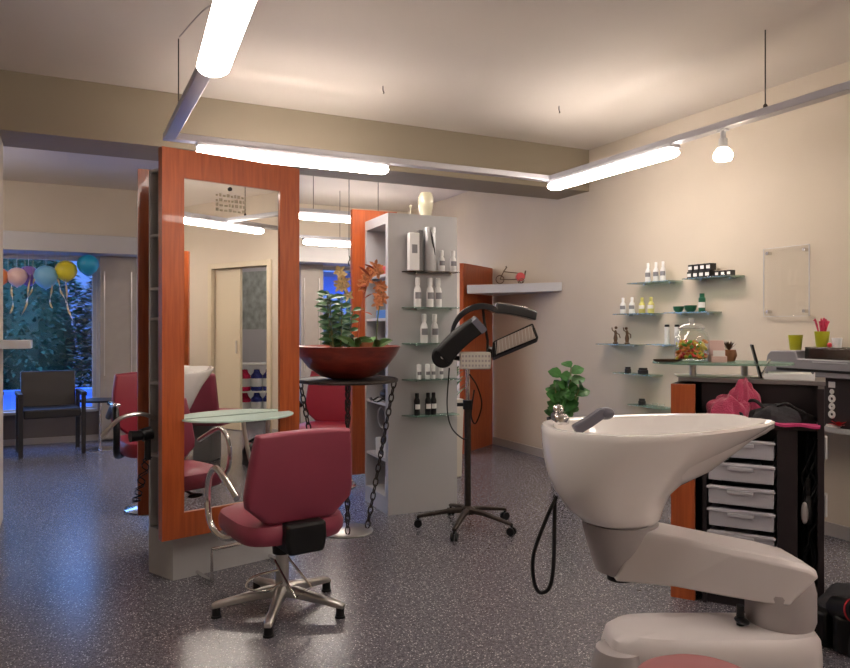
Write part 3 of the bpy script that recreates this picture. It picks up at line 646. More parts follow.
P1['tb'] = bottle('hair_tube', .155, .019, M_white, M_black, None, 'tube'); used['tb'] = False
G = 'products on the right wall shelves'
for n_, px in zip(('left', 'middle', 'right'), (648, 656, 663)): put('wb', wloc(px, zz[0]), R(-60), 'white bottle on the highest left wall shelf, %s of three' % n_, G, (1, 1, .98))
for n_, px in zip(('left', 'right'), (623, 632)): put('wb', wloc(px, zz[2]), R(-60), 'white bottle left of yellow ones on wall shelf, %s one' % n_, G, (1.1, 1.1, .85))
for n_, px in zip(('left', 'right'), (642, 651)): put('yb', wloc(px, zz[2]), R(-60), 'pale yellow bottle on the wall shelf, %s one' % n_, G, 1)
for n_, px in zip(('left', 'right'), (667, 677)): put('tb', wloc(px, zz[5]), R(-60), 'white tube with black cap on wall shelf, %s one' % n_, G, 1)
pb0 = None
for r_, row in enumerate(((692, 698, 704, 710), (693, 699, 705, 711))):
    for i, px in enumerate(row):
        L_ = 'black and white box, %s of the %s row on wall shelf' % (('leftmost', 'second', 'third', 'rightmost')[i], ('lower', 'upper')[r_])
        loc = wloc(px, zz[1]+r_*.052, .07+.0)
        if pb0 is None:
            pb0 = thing('product_box', L_, 'box', loc, 0, 'dark boxes on the wall shelf')
            MB().bb(-.03, .03, -.021, .021, 0, .05).build('box_body', M_blackm, pb0, bevel=.001)
            MB().bb(-.0315, -.0302, -.017, .017, .012, .036).build('printed_label', M_labw, pb0, smooth=False)
        else: copy_tree(pb0, loc, 0, L_)
for i, px in enumerate((719, 725, 731)): copy_tree(pb0, wloc(px, zz[1], .07), 0, 'small dark box right of the stacked boxes, %s' % ('nearest them', 'middle one', 'farthest right')[i], scale=.8)
for px, s_, n_ in ((678.5, .9, 'smaller'), (690.5, 1.0, 'larger')):
    t = thing('green_bowl', 'dark green tinting bowl on wall shelf, %s one' % n_, 'bowl', wloc(px, zz[3]), 0, 'green tinting bowls')
    MB().lathe([(.025*s_, 0), (.042*s_, .02), (.047*s_, .05*s_), (.044*s_, .05*s_), (.03*s_, .02), (.001, .015)], 22).build('bowl_body', M_dgreen, t)
t = thing('green_can', 'dark green spray can beside the green bowls', 'spray can', wloc(702, zz[3]), R(-60))
MB().lathe([(.024, 0), (.025, .005), (.025, .10), (.018, .108), (.018, .135), (.001, .136)], 20).build('can_body', M_dgreen, t)
MB().loft([[(.0256*math.cos(a), .0256*math.sin(a), z) for a in [R(-160)+R(140)*k/8 for k in range(9)]] for z in (.03, .07)], caps=False).build('printed_label', M_labw, t)
def figure(px, zi, lab, s_=1, lean=0):
    t = thing('dark_figurine', lab, 'figurine', wloc(px, zi), R(-40))
    MB().lathe([(.022, 0), (.022, .012), (.010, .018)], 12).lathe([(.014, .018), (.018, .05), (.010, .085), (.013, .10), (.006, .118)], 12, sy=.7).ball((lean, 0, .132*s_), .013, 8).tube([(0, 0, .10), (.03, 0, .08), (.035+lean, 0, .05)], .005, 6).tube([(0, 0, .10), (-.025, .0, .115), (-.03, 0, .14)], .005, 6).build('figure_body', M_brown, t)
figure(615.5, zz[4], 'dark bronze figurine at left on the figurine shelf', 1.05, .004); figure(627, zz[4], 'dark bronze figurine at right on the figurine shelf', 1, -.006)
for px, wd, zi, lab in ((628, .045, 6, 'small dark tin at left on the tin shelf'), (643, .07, 6, 'low dark tin at right on the tin shelf'), (642, .05, 7, 'small dark tin on the lowest wall shelf')):
    t = thing('hair_wax_tin', lab, 'tin', wloc(px, zz[zi]), 0, 'dark tins on the wall shelves')
    MB().lathe([(wd*.6, 0), (wd*.6, .03), (wd*.5, .034), (wd*.5, .05), (.001, .051)], 18).build('tin_body', M_blackm, t)
for px in (655, 662): tag(MB().lathe([(.018, 0), (.024, .03), (.022, .03), (.014, .004)], 14).build('glass_cup', M_gl, loc=wloc(px, zz[7]), rot=0), 'tiny clear glass dish on the lowest wall shelf, %s' % ('left one' if px < 660 else 'right one'), 'dish', 'tiny glass dishes')
# acrylic plate on four standoffs
ya, Da = wall_y(764, 4.25); yb, Db = wall_y(809, 4.25); za, zb_ = zat(247, (Da+Db)/2), zat(316, (Da+Db)/2)
ac = thing('acrylic_panel', 'clear acrylic notice plate held by four corner studs', 'acrylic panel', (4.28, (ya+yb)/2, (za+zb_)/2))
hw2, hh2 = abs(ya-yb)/2, abs(za-zb_)/2
MB().bb(-.034, -.028, -hw2, hw2, -hh2, hh2).build('plate', glass('acrylic', (.985, .985, .98), .02, .02, edge=.08), ac, bevel=.002)
e_ = MB(); e_.bb(-.035, -.027, -hw2-.003, -hw2, -hh2, hh2).bb(-.035, -.027, hw2, hw2+.003, -hh2, hh2).bb(-.035, -.027, -hw2, hw2, hh2, hh2+.003).bb(-.035, -.027, -hw2, hw2, -hh2-.003, -hh2); e_.build('polished_edge', M_lite, ac, smooth=False)
for sy_ in (-1, 1):
    for sz in (-1, 1): MB().cyl((0, sy_*(hw2-.03), sz*(hh2-.03)), (-.042, sy_*(hw2-.03), sz*(hh2-.03)), .011).build('standoff', M_chrome, ac)
# ------------------------------------------------------------------ reception desk
DKR = R(-29+TILT); dk0 = cw(1.19, 3.5)
def dk(x, y, z): a = DKR; return (dk0[0]+x*math.cos(a)-y*math.sin(a), dk0[1]+x*math.sin(a)+y*math.cos(a), z)
rd = thing('reception_desk', 'dark reception desk with cherry end board and clear drawers', 'desk', (*dk0, 0), DKR)
MB().bb(0, .11, 0, .025, 0, 1.03).build('cherry_board', M_cherry, rd, smooth=False)
k_ = MB(); k_.bb(0, .02, .025, .55, 0, 1.03); k_.bb(.145, .163, .0, .5, 0, .84); k_.bb(.463, .545, .0, .03, 0, .84); k_.bb(.463, .48, .03, .5, 0, .84)
k_.bb(.625, .650, .0, .50, 0, 1.03); k_.bb(.02, .625, .50, .52, 0, 1.03); k_.bb(.11, .625, .22, .24, .86, 1.03); k_.bb(.163, .463, .02, .5, 0, .06); k_.bb(.545, .625, .02, .5, 0, .05)
k_.build('carcass', M_blkwood, rd, smooth=False)
MB().bb(.11, .625, 0.0, .50, .84, .86).build('work_surface', M_blkwood, rd, bevel=.002)
MB().bb(-.0, .655, .20, .54, 1.03, 1.05).build('raised_counter', mat('counter_top', (.16, .14, .14), .35), rd, bevel=.002)
for i in range(7):
    z = .70-.108*i; yo = (-.02, -.03, -.035, -.02, -.01, -.005, 0)[i]
    if z < .05: break
    t_ = MB(); w0, w1 = .168, .458
    t_.bb(w0+.008, w1-.008, yo, yo+.004, z, z+.085); t_.bb(w0+.008, w1-.008, yo, .42, z, z+.004); t_.bb(w0+.008, w0+.012, yo, .42, z, z+.08); t_.bb(w1-.012, w1-.008, yo, .42, z, z+.08)
    dr = t_.build('drawer', M_tub, rd, bevel=.002)
    MB().bb(w0, w1, yo-.012, yo+.004, z+.070, z+.082).bb(w0+.09, w1-.09, yo-.016, yo-.004, z+.052, z+.070).build('drawer_rim', M_tub, dr, bevel=.003)
    if i in (1, 4): MB().bb(w0+.05, w1-.08, .05, .3, z+.006, z+.05).build('drawer_contents', M_paper if i == 4 else M_greyd, dr, bevel=.01)
def hank(n, seed, x0, x1, z0, z1, y, r=.005):
    random.seed(seed); m = MB()
    for k in range(n):
        pts = [(random.uniform(x0, x1), y+random.uniform(-.02, .03), z0+(z1-z0)*j/6+random.uniform(-.03, .03)) for j in range(7)]; m.tube(smoothpts(pts, 5), r, 6)
    return m
cbn = hank(7, 4, .56, .625, .14, .82, .06).build('cable_bundle', M_black, loc=(*dk0, 0), rot=DKR); tag(cbn, 'tangle of black leads hanging in the desk end niche', 'cables')
t = thing('hair_dryer', 'dark hair dryer hanging among leads in desk niche', 'hair dryer', dk(.585, .06, .42), DKR)
MB().ball((0, 0, .06), (.028, .04, .07)).cyl((0, 0, .1), (0, 0, .20), .014).build('barrel', M_blackm, t); MB().ball((-.012, -.036, .05), (.016, .012, .05)).build('side_cap', M_shelld, t)
for i, (x, z) in enumerate(((.672, .50), (.672, .76))):
    tag(MB().bb(0, .012, -.03, .03, -.05, .05).build('socket_plate', M_lite, loc=dk(.650, .10, z), rot=DKR, bevel=.004), 'pale socket plate on the desk end, %s one' % ('lower' if i == 0 else 'upper'), 'socket', 'socket plates on the desk end')
# towels and tools on the work surface
def heap(name, m_, loc, size, seed, parent=None, rot=0, fold=.35):
    random.seed(seed); n1, n2 = 22, 16; rings = []; ph = [random.uniform(0, 6) for _ in range(6)]
    bmx = MB(); prof = []
    for i in range(n2+1):
        v_ = i/n2; th = v_*PI/2; ring_ = []
        for j in range(n1*2):
            a = 2*PI*j/(n1*2)
            k_r = 1+fold*(.45*math.sin(3*a+ph[0]+v_*2)+.3*math.sin(5*a+ph[1]-v_*4)+.25*math.sin(9*a+ph[2]+v_*5)+.15*math.sin(14*a+ph[4]))
            r_ = math.cos(th)**.5*k_r if i < n2 else .02
            zz2 = math.sin(th)**.75*(1+fold*.5*math.sin(2*a+ph[3])+fold*.3*math.sin(7*a+ph[5]+v_*3))
            ring_.append((size[0]*r_*math.cos(a), size[1]*r_*math.sin(a), max(0, size[2]*zz2)))
        rings.append(ring_)
    bmx.loft(rings); return bmx.build(name, m_, parent, loc=loc, rot=rot)
tw = thing('pink_towel', 'crumpled pink towel lying beside the sweet jar', 'towel', dk(.245, .10, .86), DKR)
heap('towel_heap', M_pinkt, (0, 0, 0), (.10, .085, .105), 8, tw, fold=.25); heap('towel_fold', M_pinkt, (.07, .03, .0), (.07, .065, .17), 13, tw, fold=.25)
tl = thing('tool_bag', 'crumpled charcoal tool bag on the desk work surface', 'bag', dk(.46, .085, .86), DKR)
heap('bag_body', M_dark_t, (0, 0, 0), (.14, .075, .075), 31, tl, fold=.3)
MB().tube(smoothpts([(-.14, -.06, .02), (-.16, -.02, .07), (-.1, .0, .10), (-.04, -.05, .06)], 6), .008, 8).tube(smoothpts([(.0, -.03, .08), (.04, -.04, .095), (.07, -.02, .075), (.12, -.05, .05)], 5), .007, 8).build('strap', M_black, tl)
cl = MB(); rings = []
for k in range(13):
    u = k/12; x = -.02+.235*u; rings.append([(x, -.03-.025*u+.006*math.sin(9*u), -.018*u*0+.004*math.sin(k)), (x, .03, .004), (x, .03, .010), (x, -.03-.025*u+.006*math.sin(9*u), .010+.004*math.sin(k))])
tag(cl.loft(rings).build('pink_cloth', mat('magenta_cloth', (.50, .04, .16), .8, bump=.3), loc=dk(.42, -.0, .862), rot=DKR), 'flat pink cloth hanging over the desk edge under the bag', 'cloth')
# glass oval top with its things
OV = cw(1.525, 3.72); GZ = 1.115
ov = thing('oval_glass_top', 'oval green-edged glass shelf raised over the desk', 'glass shelf', (*OV, GZ), DKR+R(14))
MB().lathe([(.335, 0), (.34, .003), (.34, .009), (.335, .012)], 56, sy=.62).build('pane', glass('thick_green_glass', (.62, .8, .72), .14, .03, .3, (.28, .45, .38)), ov)
for x, y in ((-.14, -.02), (.12, .06)): MB().cyl((x, y, -.065), (x, y, 0), .016).build('post', M_satin, ov)
MB().bb(-.22, .28, -.06, .16, -.068, -.062).build('post_plate', M_satin, ov, bevel=.002)
def ong(px, dD=0): return (*at(px, 3.72+dD), GZ+.012)
jr = thing('sweet_jar', 'round glass jar of colourful jelly sweets with lid', 'jar', ong(691.5, -.02))
MB().lathe([(.070, 0), (.082, .008), (.086, .04), (.086, .12), (.076, .150), (.060, .162), (.060, .168), (.057, .168), (.056, .158), (.083, .115), (.083, .04), (.079, .012), (.001, .008)], 36).build('jar_body', M_gl, jr)
MB().lathe([(.064, .168), (.066, .174), (.050, .190), (.02, .198), (.008, .202), (.016, .212), (.016, .220), (.001, .226)], 28).build('jar_lid', glass('lid_glass', (.9, .9, .88), .2, .05, .25), jr)
cols = [mat('sweet_red', (.55, .03, .02), .35), mat('sweet_orange', (.65, .22, .02), .35), mat('sweet_yellow', (.65, .55, .04), .35), mat('sweet_green', (.08, .36, .03), .35)]
random.seed(9); ms = [MB() for _ in range(4)]
for k in range(150):
    z = random.uniform(.02, .105); a = random.uniform(0, 2*PI); r_ = .071*math.sqrt(random.uniform(.25, 1)); p = Vector((r_*math.cos(a), r_*math.sin(a), z))
    d_ = Vector((random.uniform(-1, 1), random.uniform(-1, 1), random.uniform(-.6, .6))).normalized()*.016
    ms[random.choice((0, 1, 1, 2, 2, 3, 3))].tube([p-d_, p-d_*.6, p+d_*.6, p+d_], [.003, .0085, .0085, .003], 6)
for m_, c_ in zip(ms, cols):
    o = m_.build('jelly_sweets', c_, jr); o['kind'] = 'stuff'
ty_ = thing('serving_tray', 'small dark tray at the left tip of the oval glass', 'tray', ong(672, .0), R(TILT))
MB().lathe([(.055, 0), (.07, .006), (.075, .014), (.071, .014), (.06, .005), (.001, .004)], 28, sy=.7).build('tray_body', M_brown, ty_)
ty_.location = ong(667.5, -.03)
cr = thing('card_holder', 'pale stepped card holder right of the sweet jar', 'card holder', ong(717.5, -.06), R(TILT-8))
MB().loft([[(-.038, y, z) for y, z in ((-.035, 0), (-.035, .03), (.0, .035), (.0, .055), (.03, .11), (.035, .11), (.035, 0))], [(.038, y, z) for y, z in ((-.035, 0), (-.035, .03), (.0, .035), (.0, .055), (.03, .11), (.035, .11), (.035, 0))]]).build('holder_body', mat('pale_pink_plastic', (.58, .40, .35), .4), cr, bevel=.003)
MB().bb(-.028, .028, -.03, -.026, .02, .06).build('business_cards', M_paper, cr, smooth=False)
cu = thing('succulent_pot', 'spiky brown succulent in small pot on oval glass', 'potted plant', ong(729, .04))
MB().lathe([(.028, 0), (.040, .03), (.034, .06), (.028, .06), (.001, .05)], 18).build('pot', M_terra, cu)
lf = MB()
for k in range(26):
    an = k*2.4; lf.leaf((0, 0, .055), (math.cos(an)*(.3+k/30), math.sin(an)*(.3+k/30), 1), .055, .010, droop=0)
lf.build('spikes', M_brown, cu, smooth=False)
# items on the raised counter
tb = thing('tablet_stand', 'thin black tablet leaning upright left of paper tray', 'tablet', dk(.35, .34, 1.05), DKR+R(8))
MB().box((0, 0, .085), (.010, .15, .17), (0, R(-14), 0)).build('screen', M_black, tb, bevel=.003)
MB().box((.04, 0, .05), (.006, .07, .10), (0, R(28), 0)).bb(-.03, .07, -.04, .04, 0, .006).build('foot', M_chrome, tb, bevel=.002)
pt = thing('paper_tray', 'white paper tray with sheets on the raised counter', 'paper tray', dk(.50, .33, 1.05), DKR)
MB().bb(-.11, .11, -.08, .10, 0, .006).bb(-.11, .11, -.085, -.08, 0, .030).bb(-.11, -.105, -.08, .1, 0, .03).bb(.105, .11, -.08, .1, 0, .03).build('tray_body', M_white, pt, bevel=.002)
for i in range(3): MB().box((.0, .01, .012+.008*i), (.19, .15, .005), (0, 0, R(3*i-3))).build('paper_sheets', M_paper, pt, smooth=False)
# wall-side cabinets to the right of the desk
wc = thing('side_counter', 'pale wall-hung counter right of the reception desk', 'counter', (4.275, 2.55, .70))
MB().bb(-.36, 0, -.62, 1.08, 0, .03).build('counter_top', M_grey, wc, bevel=.003)
for y in (-.5, .9): MB().cyl((-.30, y, -.70), (-.30, y, 0), .018).build('support_leg', M_chrome, wc)
bc = thing('black_cabinet', 'black cabinet with white round lettering on wall counter', 'cabinet', (4.10, 3.02, .73), 0)
MB().bb(-.17, .17, -.62, .03, 0, .285).build('cabinet_body', M_blkwood, bc, bevel=.003)
lt = MB(); rx = -.1712; ly = wall_y(832, 3.93)[0]-3.02
for z, r_ in ((.075, .024), (.12, .021), (.165, .024), (.205, .015)): lt.tube([(rx, ly+(r_-.008)*math.cos(a)*.9, z+(r_-.008)*math.sin(a)) for a in [2*PI*k/18 for k in range(18)]], .008, 6, closed=True)
lt.bb(rx-.002, rx, ly-.02, ly+.02, .228, .262); lt.build('round_lettering', M_labw, bc)
lt2 = bpy.data.objects['round_lettering']
pr = thing('office_printer', 'wide grey office printer with rounded left shoulder', 'printer', (4.00, 2.74, 1.015), R(-4))
prof = [(.36, 0), (.365, .03), (.345, .12), (.32, .145), (.14, .150), (.125, .103), (-.42, .103), (-.42, 0)]
MB().loft([[(x, y, z) for y, z in prof] for x in (-.12, .20)]).build('printer_body', M_printer, pr, bevel=.006)
MB().bb(-.126, -.12, -.36, .27, .03, .045).build('paper_slot', M_black, pr, smooth=False)
MB().bb(-.124, -.12, -.20, .02, .085, .089).build('status_strip', M_lite, pr, smooth=False)
def cup(loc, lab): 
    t = thing('lime_cup', lab, 'cup', loc, 0, 'lime green cups')
    MB().lathe([(.030, 0), (.032, .004), (.042, .092), (.039, .092), (.029, .01), (.001, .008)], 24).build('cup_body', M_lime, t); return t
cup((4.0, wall_y(795.5, 4.0)[0], 1.165), 'lime green cup standing empty on the grey printer')
gs = thing('smoked_shelf', 'smoked glass box shelf above the printer at right edge', 'glass shelf', (4.0, 2.60, 1.118), PI/2)
MB().bb(-.24, .24, -.09, .09, .062, .070).bb(-.24, .24, .084, .09, 0, .062).bb(.234, .24, -.09, .084, 0, .062).bb(-.24, -.234, -.09, .084, 0, .062).build('pane', M_smoke, gs, bevel=.001)
c_ = cup((3.98, wall_y(822, 3.98)[0], 1.188), 'lime green cup filled with pink flowers at right edge')
fw = MB(); random.seed(6)
for k in range(15):
    an = random.uniform(0, 6.3); r_ = random.uniform(0, .036); fw.tube([(r_*.4*math.cos(an), r_*.4*math.sin(an), .05), (r_*math.cos(an), r_*math.sin(an), random.uniform(.11, .15)), (r_*1.35*math.cos(an), r_*1.35*math.sin(an), random.uniform(.135, .165))], [.002, .007, .004], 6)
t = thing('pink_flowers', 'bunch of pink-red blossoms standing in the lime cup', 'flowers', (3.98, wall_y(822, 3.98)[0], 1.196))
fw.build('blossoms', mat('pink_blossom', (.62, .05, .12), .5, var=.3, vscale=60), t)
tag(MB().lathe([(.022, 0), (.028, .055), (.025, .055), (.018, .006), (.001, .005)], 20).build('white_cup', M_white, loc=(3.98, wall_y(837, 3.98)[0], 1.188), rot=0), 'white cup on the smoked glass shelf', 'cup')
tag(MB().ball((0, 0, .014), .014, 8).build('red_ornament', M_sred, loc=(3.94, wall_y(829.5, 3.94)[0], 1.188), rot=0), 'tiny red ball beside the white cup', 'ornament')
t = thing('paper_pile', 'pile of white papers on the wall counter', 'papers', (3.99, wall_y(832, 3.98)[0], .731), R(-15))
for i in range(3): MB().box((0, 0, .003+.005*i), (.12, .19, .004), (0, 0, R(6*i))).build('paper_sheet', M_paper, t, smooth=False)
t = thing('red_bow', 'red star-shaped gift bow on the wall counter', 'bow', (3.93, wall_y(839, 3.93)[0], .731))
lf = MB()
for k in range(12): an = k*PI/6; lf.leaf((0, 0, .01), (math.cos(an), math.sin(an), .3+.5*(k % 2)), .06, .03, droop=.1)
lf.build('ribbon_loops', M_sred, t)
t = thing('gift_bag', 'small tan gift bag behind the red bow', 'bag', (4.12, wall_y(848, 4.1)[0], .731)); t.location.x = 4.06; t.location.y = wall_y(848, 4.06)[0]
MB().bb(-.02, .02, -.03, .03, 0, .13).build('bag_body', mat('kraft_paper', (.45, .30, .16), .7), t, bevel=.003)
# ------------------------------------------------------------------ wash unit in the foreground
WU = cw(.83, 2.6); wu = thing('wash_basin_unit', 'large white porcelain hair-wash basin on grey swivelling arms', 'wash basin', (*WU, 0), R(TILT))
rings = []; N = 48
def bring(z, xa, xb, hw, n=2.35, tap=.42, notch=0, lift=0):
    r_ = []; cx, ax = (xa+xb)/2, (xb-xa)/2
    for j in range(N):
        a = 2*PI*j/N; ca, sa = math.cos(a), math.sin(a)
        x = cx+ax*math.copysign(abs(ca)**(2/n), ca); u = (x-xa)/(xb-xa)
        y = hw*math.copysign(abs(sa)**(2/n), sa)*(1-tap*u*u)
        dz = lift*max(0, u-.3)
        if notch and u > .8: dz -= notch*min(1, (u-.8)/.12)*math.exp(-(y/.085)**4)
        r_.append((x, y+.0, z+dz))
    return r_
seq = [(.604, -.16, -.06, .07), (.607, -.24, -.0, .13), (.625, -.285, .012, .165), (.66, -.325, .02, .195), (.72, -.365, .05, .23), (.77, -.385, .105, .25), (.83, -.398, .175, .27), (.885, -.405, .28, .287), (.925, -.408, .385, .295, 2.35, .42, 0, .03), (.940, -.408, .415, .297, 2.35, .42, 0, .04)]
rings = [bring(*q) for q in seq]
rings += [bring(.950, -.402, .412, .292, notch=.035, lift=.04), bring(.952, -.388, .40, .28, notch=.045, lift=.04), bring(.945, -.365, .385, .262, notch=.05, lift=.04), bring(.90, -.345, .33, .245), bring(.80, -.32, .20, .21), bring(.74, -.26, .08, .16), bring(.73, -.15, -.02, .06)]
MB().loft(rings).build('basin', M_por, wu)
tp_ = thing  # mixer
mxr = MB().box((-.345, .0, .975), (.05, .11, .035)).cyl((-.345, .03, .99), (-.345, .03, 1.02), .02).build('mixer_block', M_chrome, wu, bevel=.01)
MB().loft([[(x-.012, y-.024, z), (x-.012, y+.024, z), (x+.004, y+.02, z-.03), (x+.004, y-.02, z-.03)] for x, y, z in ((-.315, -.13, .965), (-.26, -.11, .992), (-.215, -.09, 1.018), (-.20, -.085, 1.022))]).ball((-.203, -.085, 1.003), (.032, .030, .022), 10).build('hand_shower', mat('slate_plastic', (.10, .10, .13), .35), wu, bevel=.004)
MB().tube(smoothpts([(-.36, -.02, .70), (-.40, -.03, .62), (-.445, -.04, .50), (-.445, -.04, .41), (-.425, -.04, .365), (-.39, -.04, .38), (-.375, -.04, .46), (-.37, -.03, .60), (-.365, -.01, .70)], 8), .0072, 8).build('shower_hose', M_black, wu)
MB().lathe([(.05, .418), (.085, .432), (.112, .51), (.130, .58), (.135, .608)], 32, (-.13, 0, 0)).build('swivel_joint', M_shelld, wu)
MB().lathe([(.028, .398), (.045, .405), (.045, .42)], 20, (-.135, -.02, 0)).build('joint_foot', M_black, wu)
def armloft(P, name, m_, bev=.02):
    rings = []
    for (x, y, zb, zt, hw) in P:
        rings.append([(x, y-hw, zb), (x, y+hw, zb), (x, y+hw, zt-.012), (x, y+hw*.8, zt), (x, y-hw*.8, zt), (x, y-hw, zt-.012)])
    return MB().loft(rings).build(name, m_, wu, bevel=bev, seg=3)
rings = []
for (x, y, dxt, zb, zt, hw) in ((-.17, -.01, .07, .425, .60, .095), (.0, -.09, .02, .440, .603, .11), (.13, -.20, .01, .448, .600, .112), (.235, -.275, .02, .452, .594, .108), (.275, -.305, .06, .455, .580, .100), (.29, -.32, .075, .470, .562, .088)):
    rings.append([(x, y-hw, zb), (x, y+hw, zb), (x+dxt, y+hw, zt-.02), (x+dxt, y+hw*.82, zt-.002), (x+dxt, y, zt), (x+dxt, y-hw*.82, zt-.002), (x+dxt, y-hw, zt-.02)])
MB().loft(rings).build('upper_arm', M_shell, wu, bevel=.005, seg=2)
MB().lathe([(.096, .36), (.104, .385), (.104, .47), (.088, .54), (.07, .56)], 32, (.300, -.300, 0)).build('column_joint', M_shelld, wu)
# lower body: rounded ended housing standing on the floor
def oval(xa, xb, yc, hw, z):
    r_ = []
    for j in range(36):
        a = 2*PI*j/36; r_.append(((xa+xb)/2+math.copysign(abs(math.cos(a))**.45, math.cos(a))*(xb-xa)/2, yc+math.copysign(abs(math.sin(a))**.6, math.sin(a))*hw, z))
    return r_
MB().loft([oval(-.27, .385, -.33, .12, 0), oval(-.275, .392, -.33, .125, .02), oval(-.27, .392, -.33, .125, .30), oval(-.255, .388, -.33, .12, .345), oval(-.225, .375, -.33, .105, .365), oval(-.15, .3, -.33, .06, .368)]).build('lower_housing', M_shell, wu)
MB().lathe([(.085, .0), (.085, .26), (.07, .32)], 28, (-.235, -.385, 0)).build('end_column', M_shelld, wu)
MB().cyl((.16, -.33, .360), (.16, -.33, .43), .012).ball((.16, -.34, .385), (.02, .035, .008), 8).build('release_lever', M_black, wu)
# chair of the wash unit, mostly right of the picture, seen in the mirror
wch = thing('wash_chair', 'burgundy reclining wash chair beyond the right edge, mirrored', 'wash chair', cw(1.96, 2.28, 0), R(TILT-90))
MB().box((0, .08, .42), (.52, .52, .12)).build('seat', M_red, wch, bevel=.03, seg=3)
MB().box((0, -.27, .63), (.50, .09, .50), (R(14), 0, 0)).build('backrest', M_red, wch, bevel=.03, seg=3)
MB().bb(-.10, .10, -.08, .16, 0, .36).build('pedestal', M_greyd, wch, bevel=.02)
ps = thing('pink_stool', 'low stool with faded pink padded top before the wash unit', 'stool', (*at(702, 1.80), 0), 0)
MB().lathe([(.10, .355), (.152, .362), (.166, .385), (.160, .415), (.13, .430), (.001, .436)], 36).build('padded_seat', M_pinkv, ps)
MB().cyl((0, 0, .04), (0, 0, .345), .025).build('stool_column', M_chrome, ps)
MB().lathe([(.15, 0), (.155, .015), (.05, .04)], 32).build('stool_base', M_satin, ps)
# camera bag on the floor at right
cb_ = thing('camera_bag', 'open black camera bag on the floor at lower right', 'bag', (*at(880, 2.95), 0), R(20))
heap('bag_body', M_dark_t, (0, 0, 0), (.20, .24, .22), 40, cb_, fold=.22)
MB().tube(smoothpts([(-.18, -.05, .05), (-.2, .0, .2), (-.1, .05, .27), (.02, .0, .24)], 6), .014, 8).build('strap', M_black, cb_)
cm = thing('photo_camera', 'black camera lens with red ring lying on the bag', 'camera', (*at(836, 2.95), .0), R(TILT-70))
MB().cyl((.0, 0, .16), (.12, -.02, .19), .045, n=24).build('lens_barrel', M_black, cm)
MB().cyl((.095, -.016, .1835), (.103, -.0175, .1855), .047, n=24).build('red_ring', M_sred, cm)
MB().box((-.05, 0, .07), (.10, .12, .14)).cyl((.05, .0, 0), (.05, .0, .15), .05).build('camera_body', M_black, cm, bevel=.012)
# ------------------------------------------------------------------ waiting area at the back window
def make_armchair(lab):
    t = thing('waiting_chair', lab, 'armchair')
    MB().box((0, .0, .43), (.52, .50, .09)).build('seat', M_blackm, t, bevel=.015)
    MB().box((0, -.25, .62), (.52, .06, .44), (R(8), 0, 0)).build('backrest', mat('dark_brown_leather', (.018, .013, .012), .4), t, bevel=.012)
    for s_ in (-1, 1):
        MB().bb(s_*.29-.025, s_*.29+.025, -.27, .27, .60, .64).build('armrest', M_blackm, t, bevel=.006)
        for y in (-.24, .24): MB().bb(s_*.285-.02, s_*.285+.02, y-.02, y+.02, 0, .60).build('leg', M_blackm, t, bevel=.003)
    return t
ac1 = make_armchair('dark leather armchair standing before the back window'); ac1.location = (-.16, 8.5, 0); ac1.rotation_euler = (0, 0, PI+R(6)); ac1['group'] = 'waiting armchairs'
copy_tree(ac1, (-.93, 8.45, 0), PI-R(5), 'dark armchair cut off by the left edge', 'waiting armchairs')
sdt = thing('side_table', 'small black side table right of the waiting armchair', 'side table', (*at(100, 7.75), 0))
MB().lathe([(.20, .515), (.205, .52), (.205, .535), (.001, .54)], 32).build('table_top', M_black, sdt)
MB().cyl((0, 0, .015), (0, 0, .515), .014).build('table_leg', M_chrome, sdt); MB().lathe([(.17, 0), (.172, .008), (.02, .02)], 32).build('table_base', M_chrome, sdt)
for x0, x1, lab in ((.33, .72, 'beige vertical blind panel between left and middle windows'), (2.70, 3.0, 'beige vertical blind panel seen beside the orchids')):
    bl = thing('blind_panel', lab, 'blind', ((x0+x1)/2, Y1-.08, 0), 0, 'blind panels')
    hw = (x1-x0)/2; MB().bb(-hw, hw, -.02, .02, .02, 2.13).build('panel_cloth', M_blind, bl, bevel=.003)
    for x in (-hw+.05, hw-.05): MB().bb(x-.006, x+.006, -.032, -.02, .75, 1.95).build('edge_batten', M_satin, bl)
# balloons
for i, (px, py, col, nm, r_) in enumerate(((-1, 277, (.70, .20, .05), 'orange', .085), (17, 277, (.68, .46, .42), 'pale pink', .088), (28.5, 276, (.30, .16, .45), 'violet', .095), (46, 277, (.18, .42, .62), 'light blue', .108), (66, 271, (.62, .52, .03), 'yellow', .10), (88, 265, (.02, .28, .46), 'teal', .10))):
    Yb = 8.90+(.12 if nm == 'violet' else 0); D = Yb/(Cc-(px-425)/FPX*S); x, y = at(px, D); z = zat(py, D)
    t = thing('balloon', '%s balloon hanging in the back window' % nm, 'balloon', (x, y, z), 0, 'party balloons'); r_ *= 1.14
    m_ = mat('balloon_'+nm.replace(' ', '_'), col, .3)
    MB().lathe([(.002, -1.15*r_), (.012, -1.12*r_), (.006, -1.08*r_), (.35*r_, -.95*r_), (.75*r_, -.62*r_), (.97*r_, -.15*r_), (r_, .15*r_), (.88*r_, .55*r_), (.55*r_, .88*r_), (.2*r_, 1.0*r_), (.001, 1.02*r_)], 22).build('balloon_skin', m_, t)
    MB().cyl((0, 0, 1.0*r_), (0, 0, 2.13-z), .002, n=5).build('string', M_lite, t)
random.seed(14)
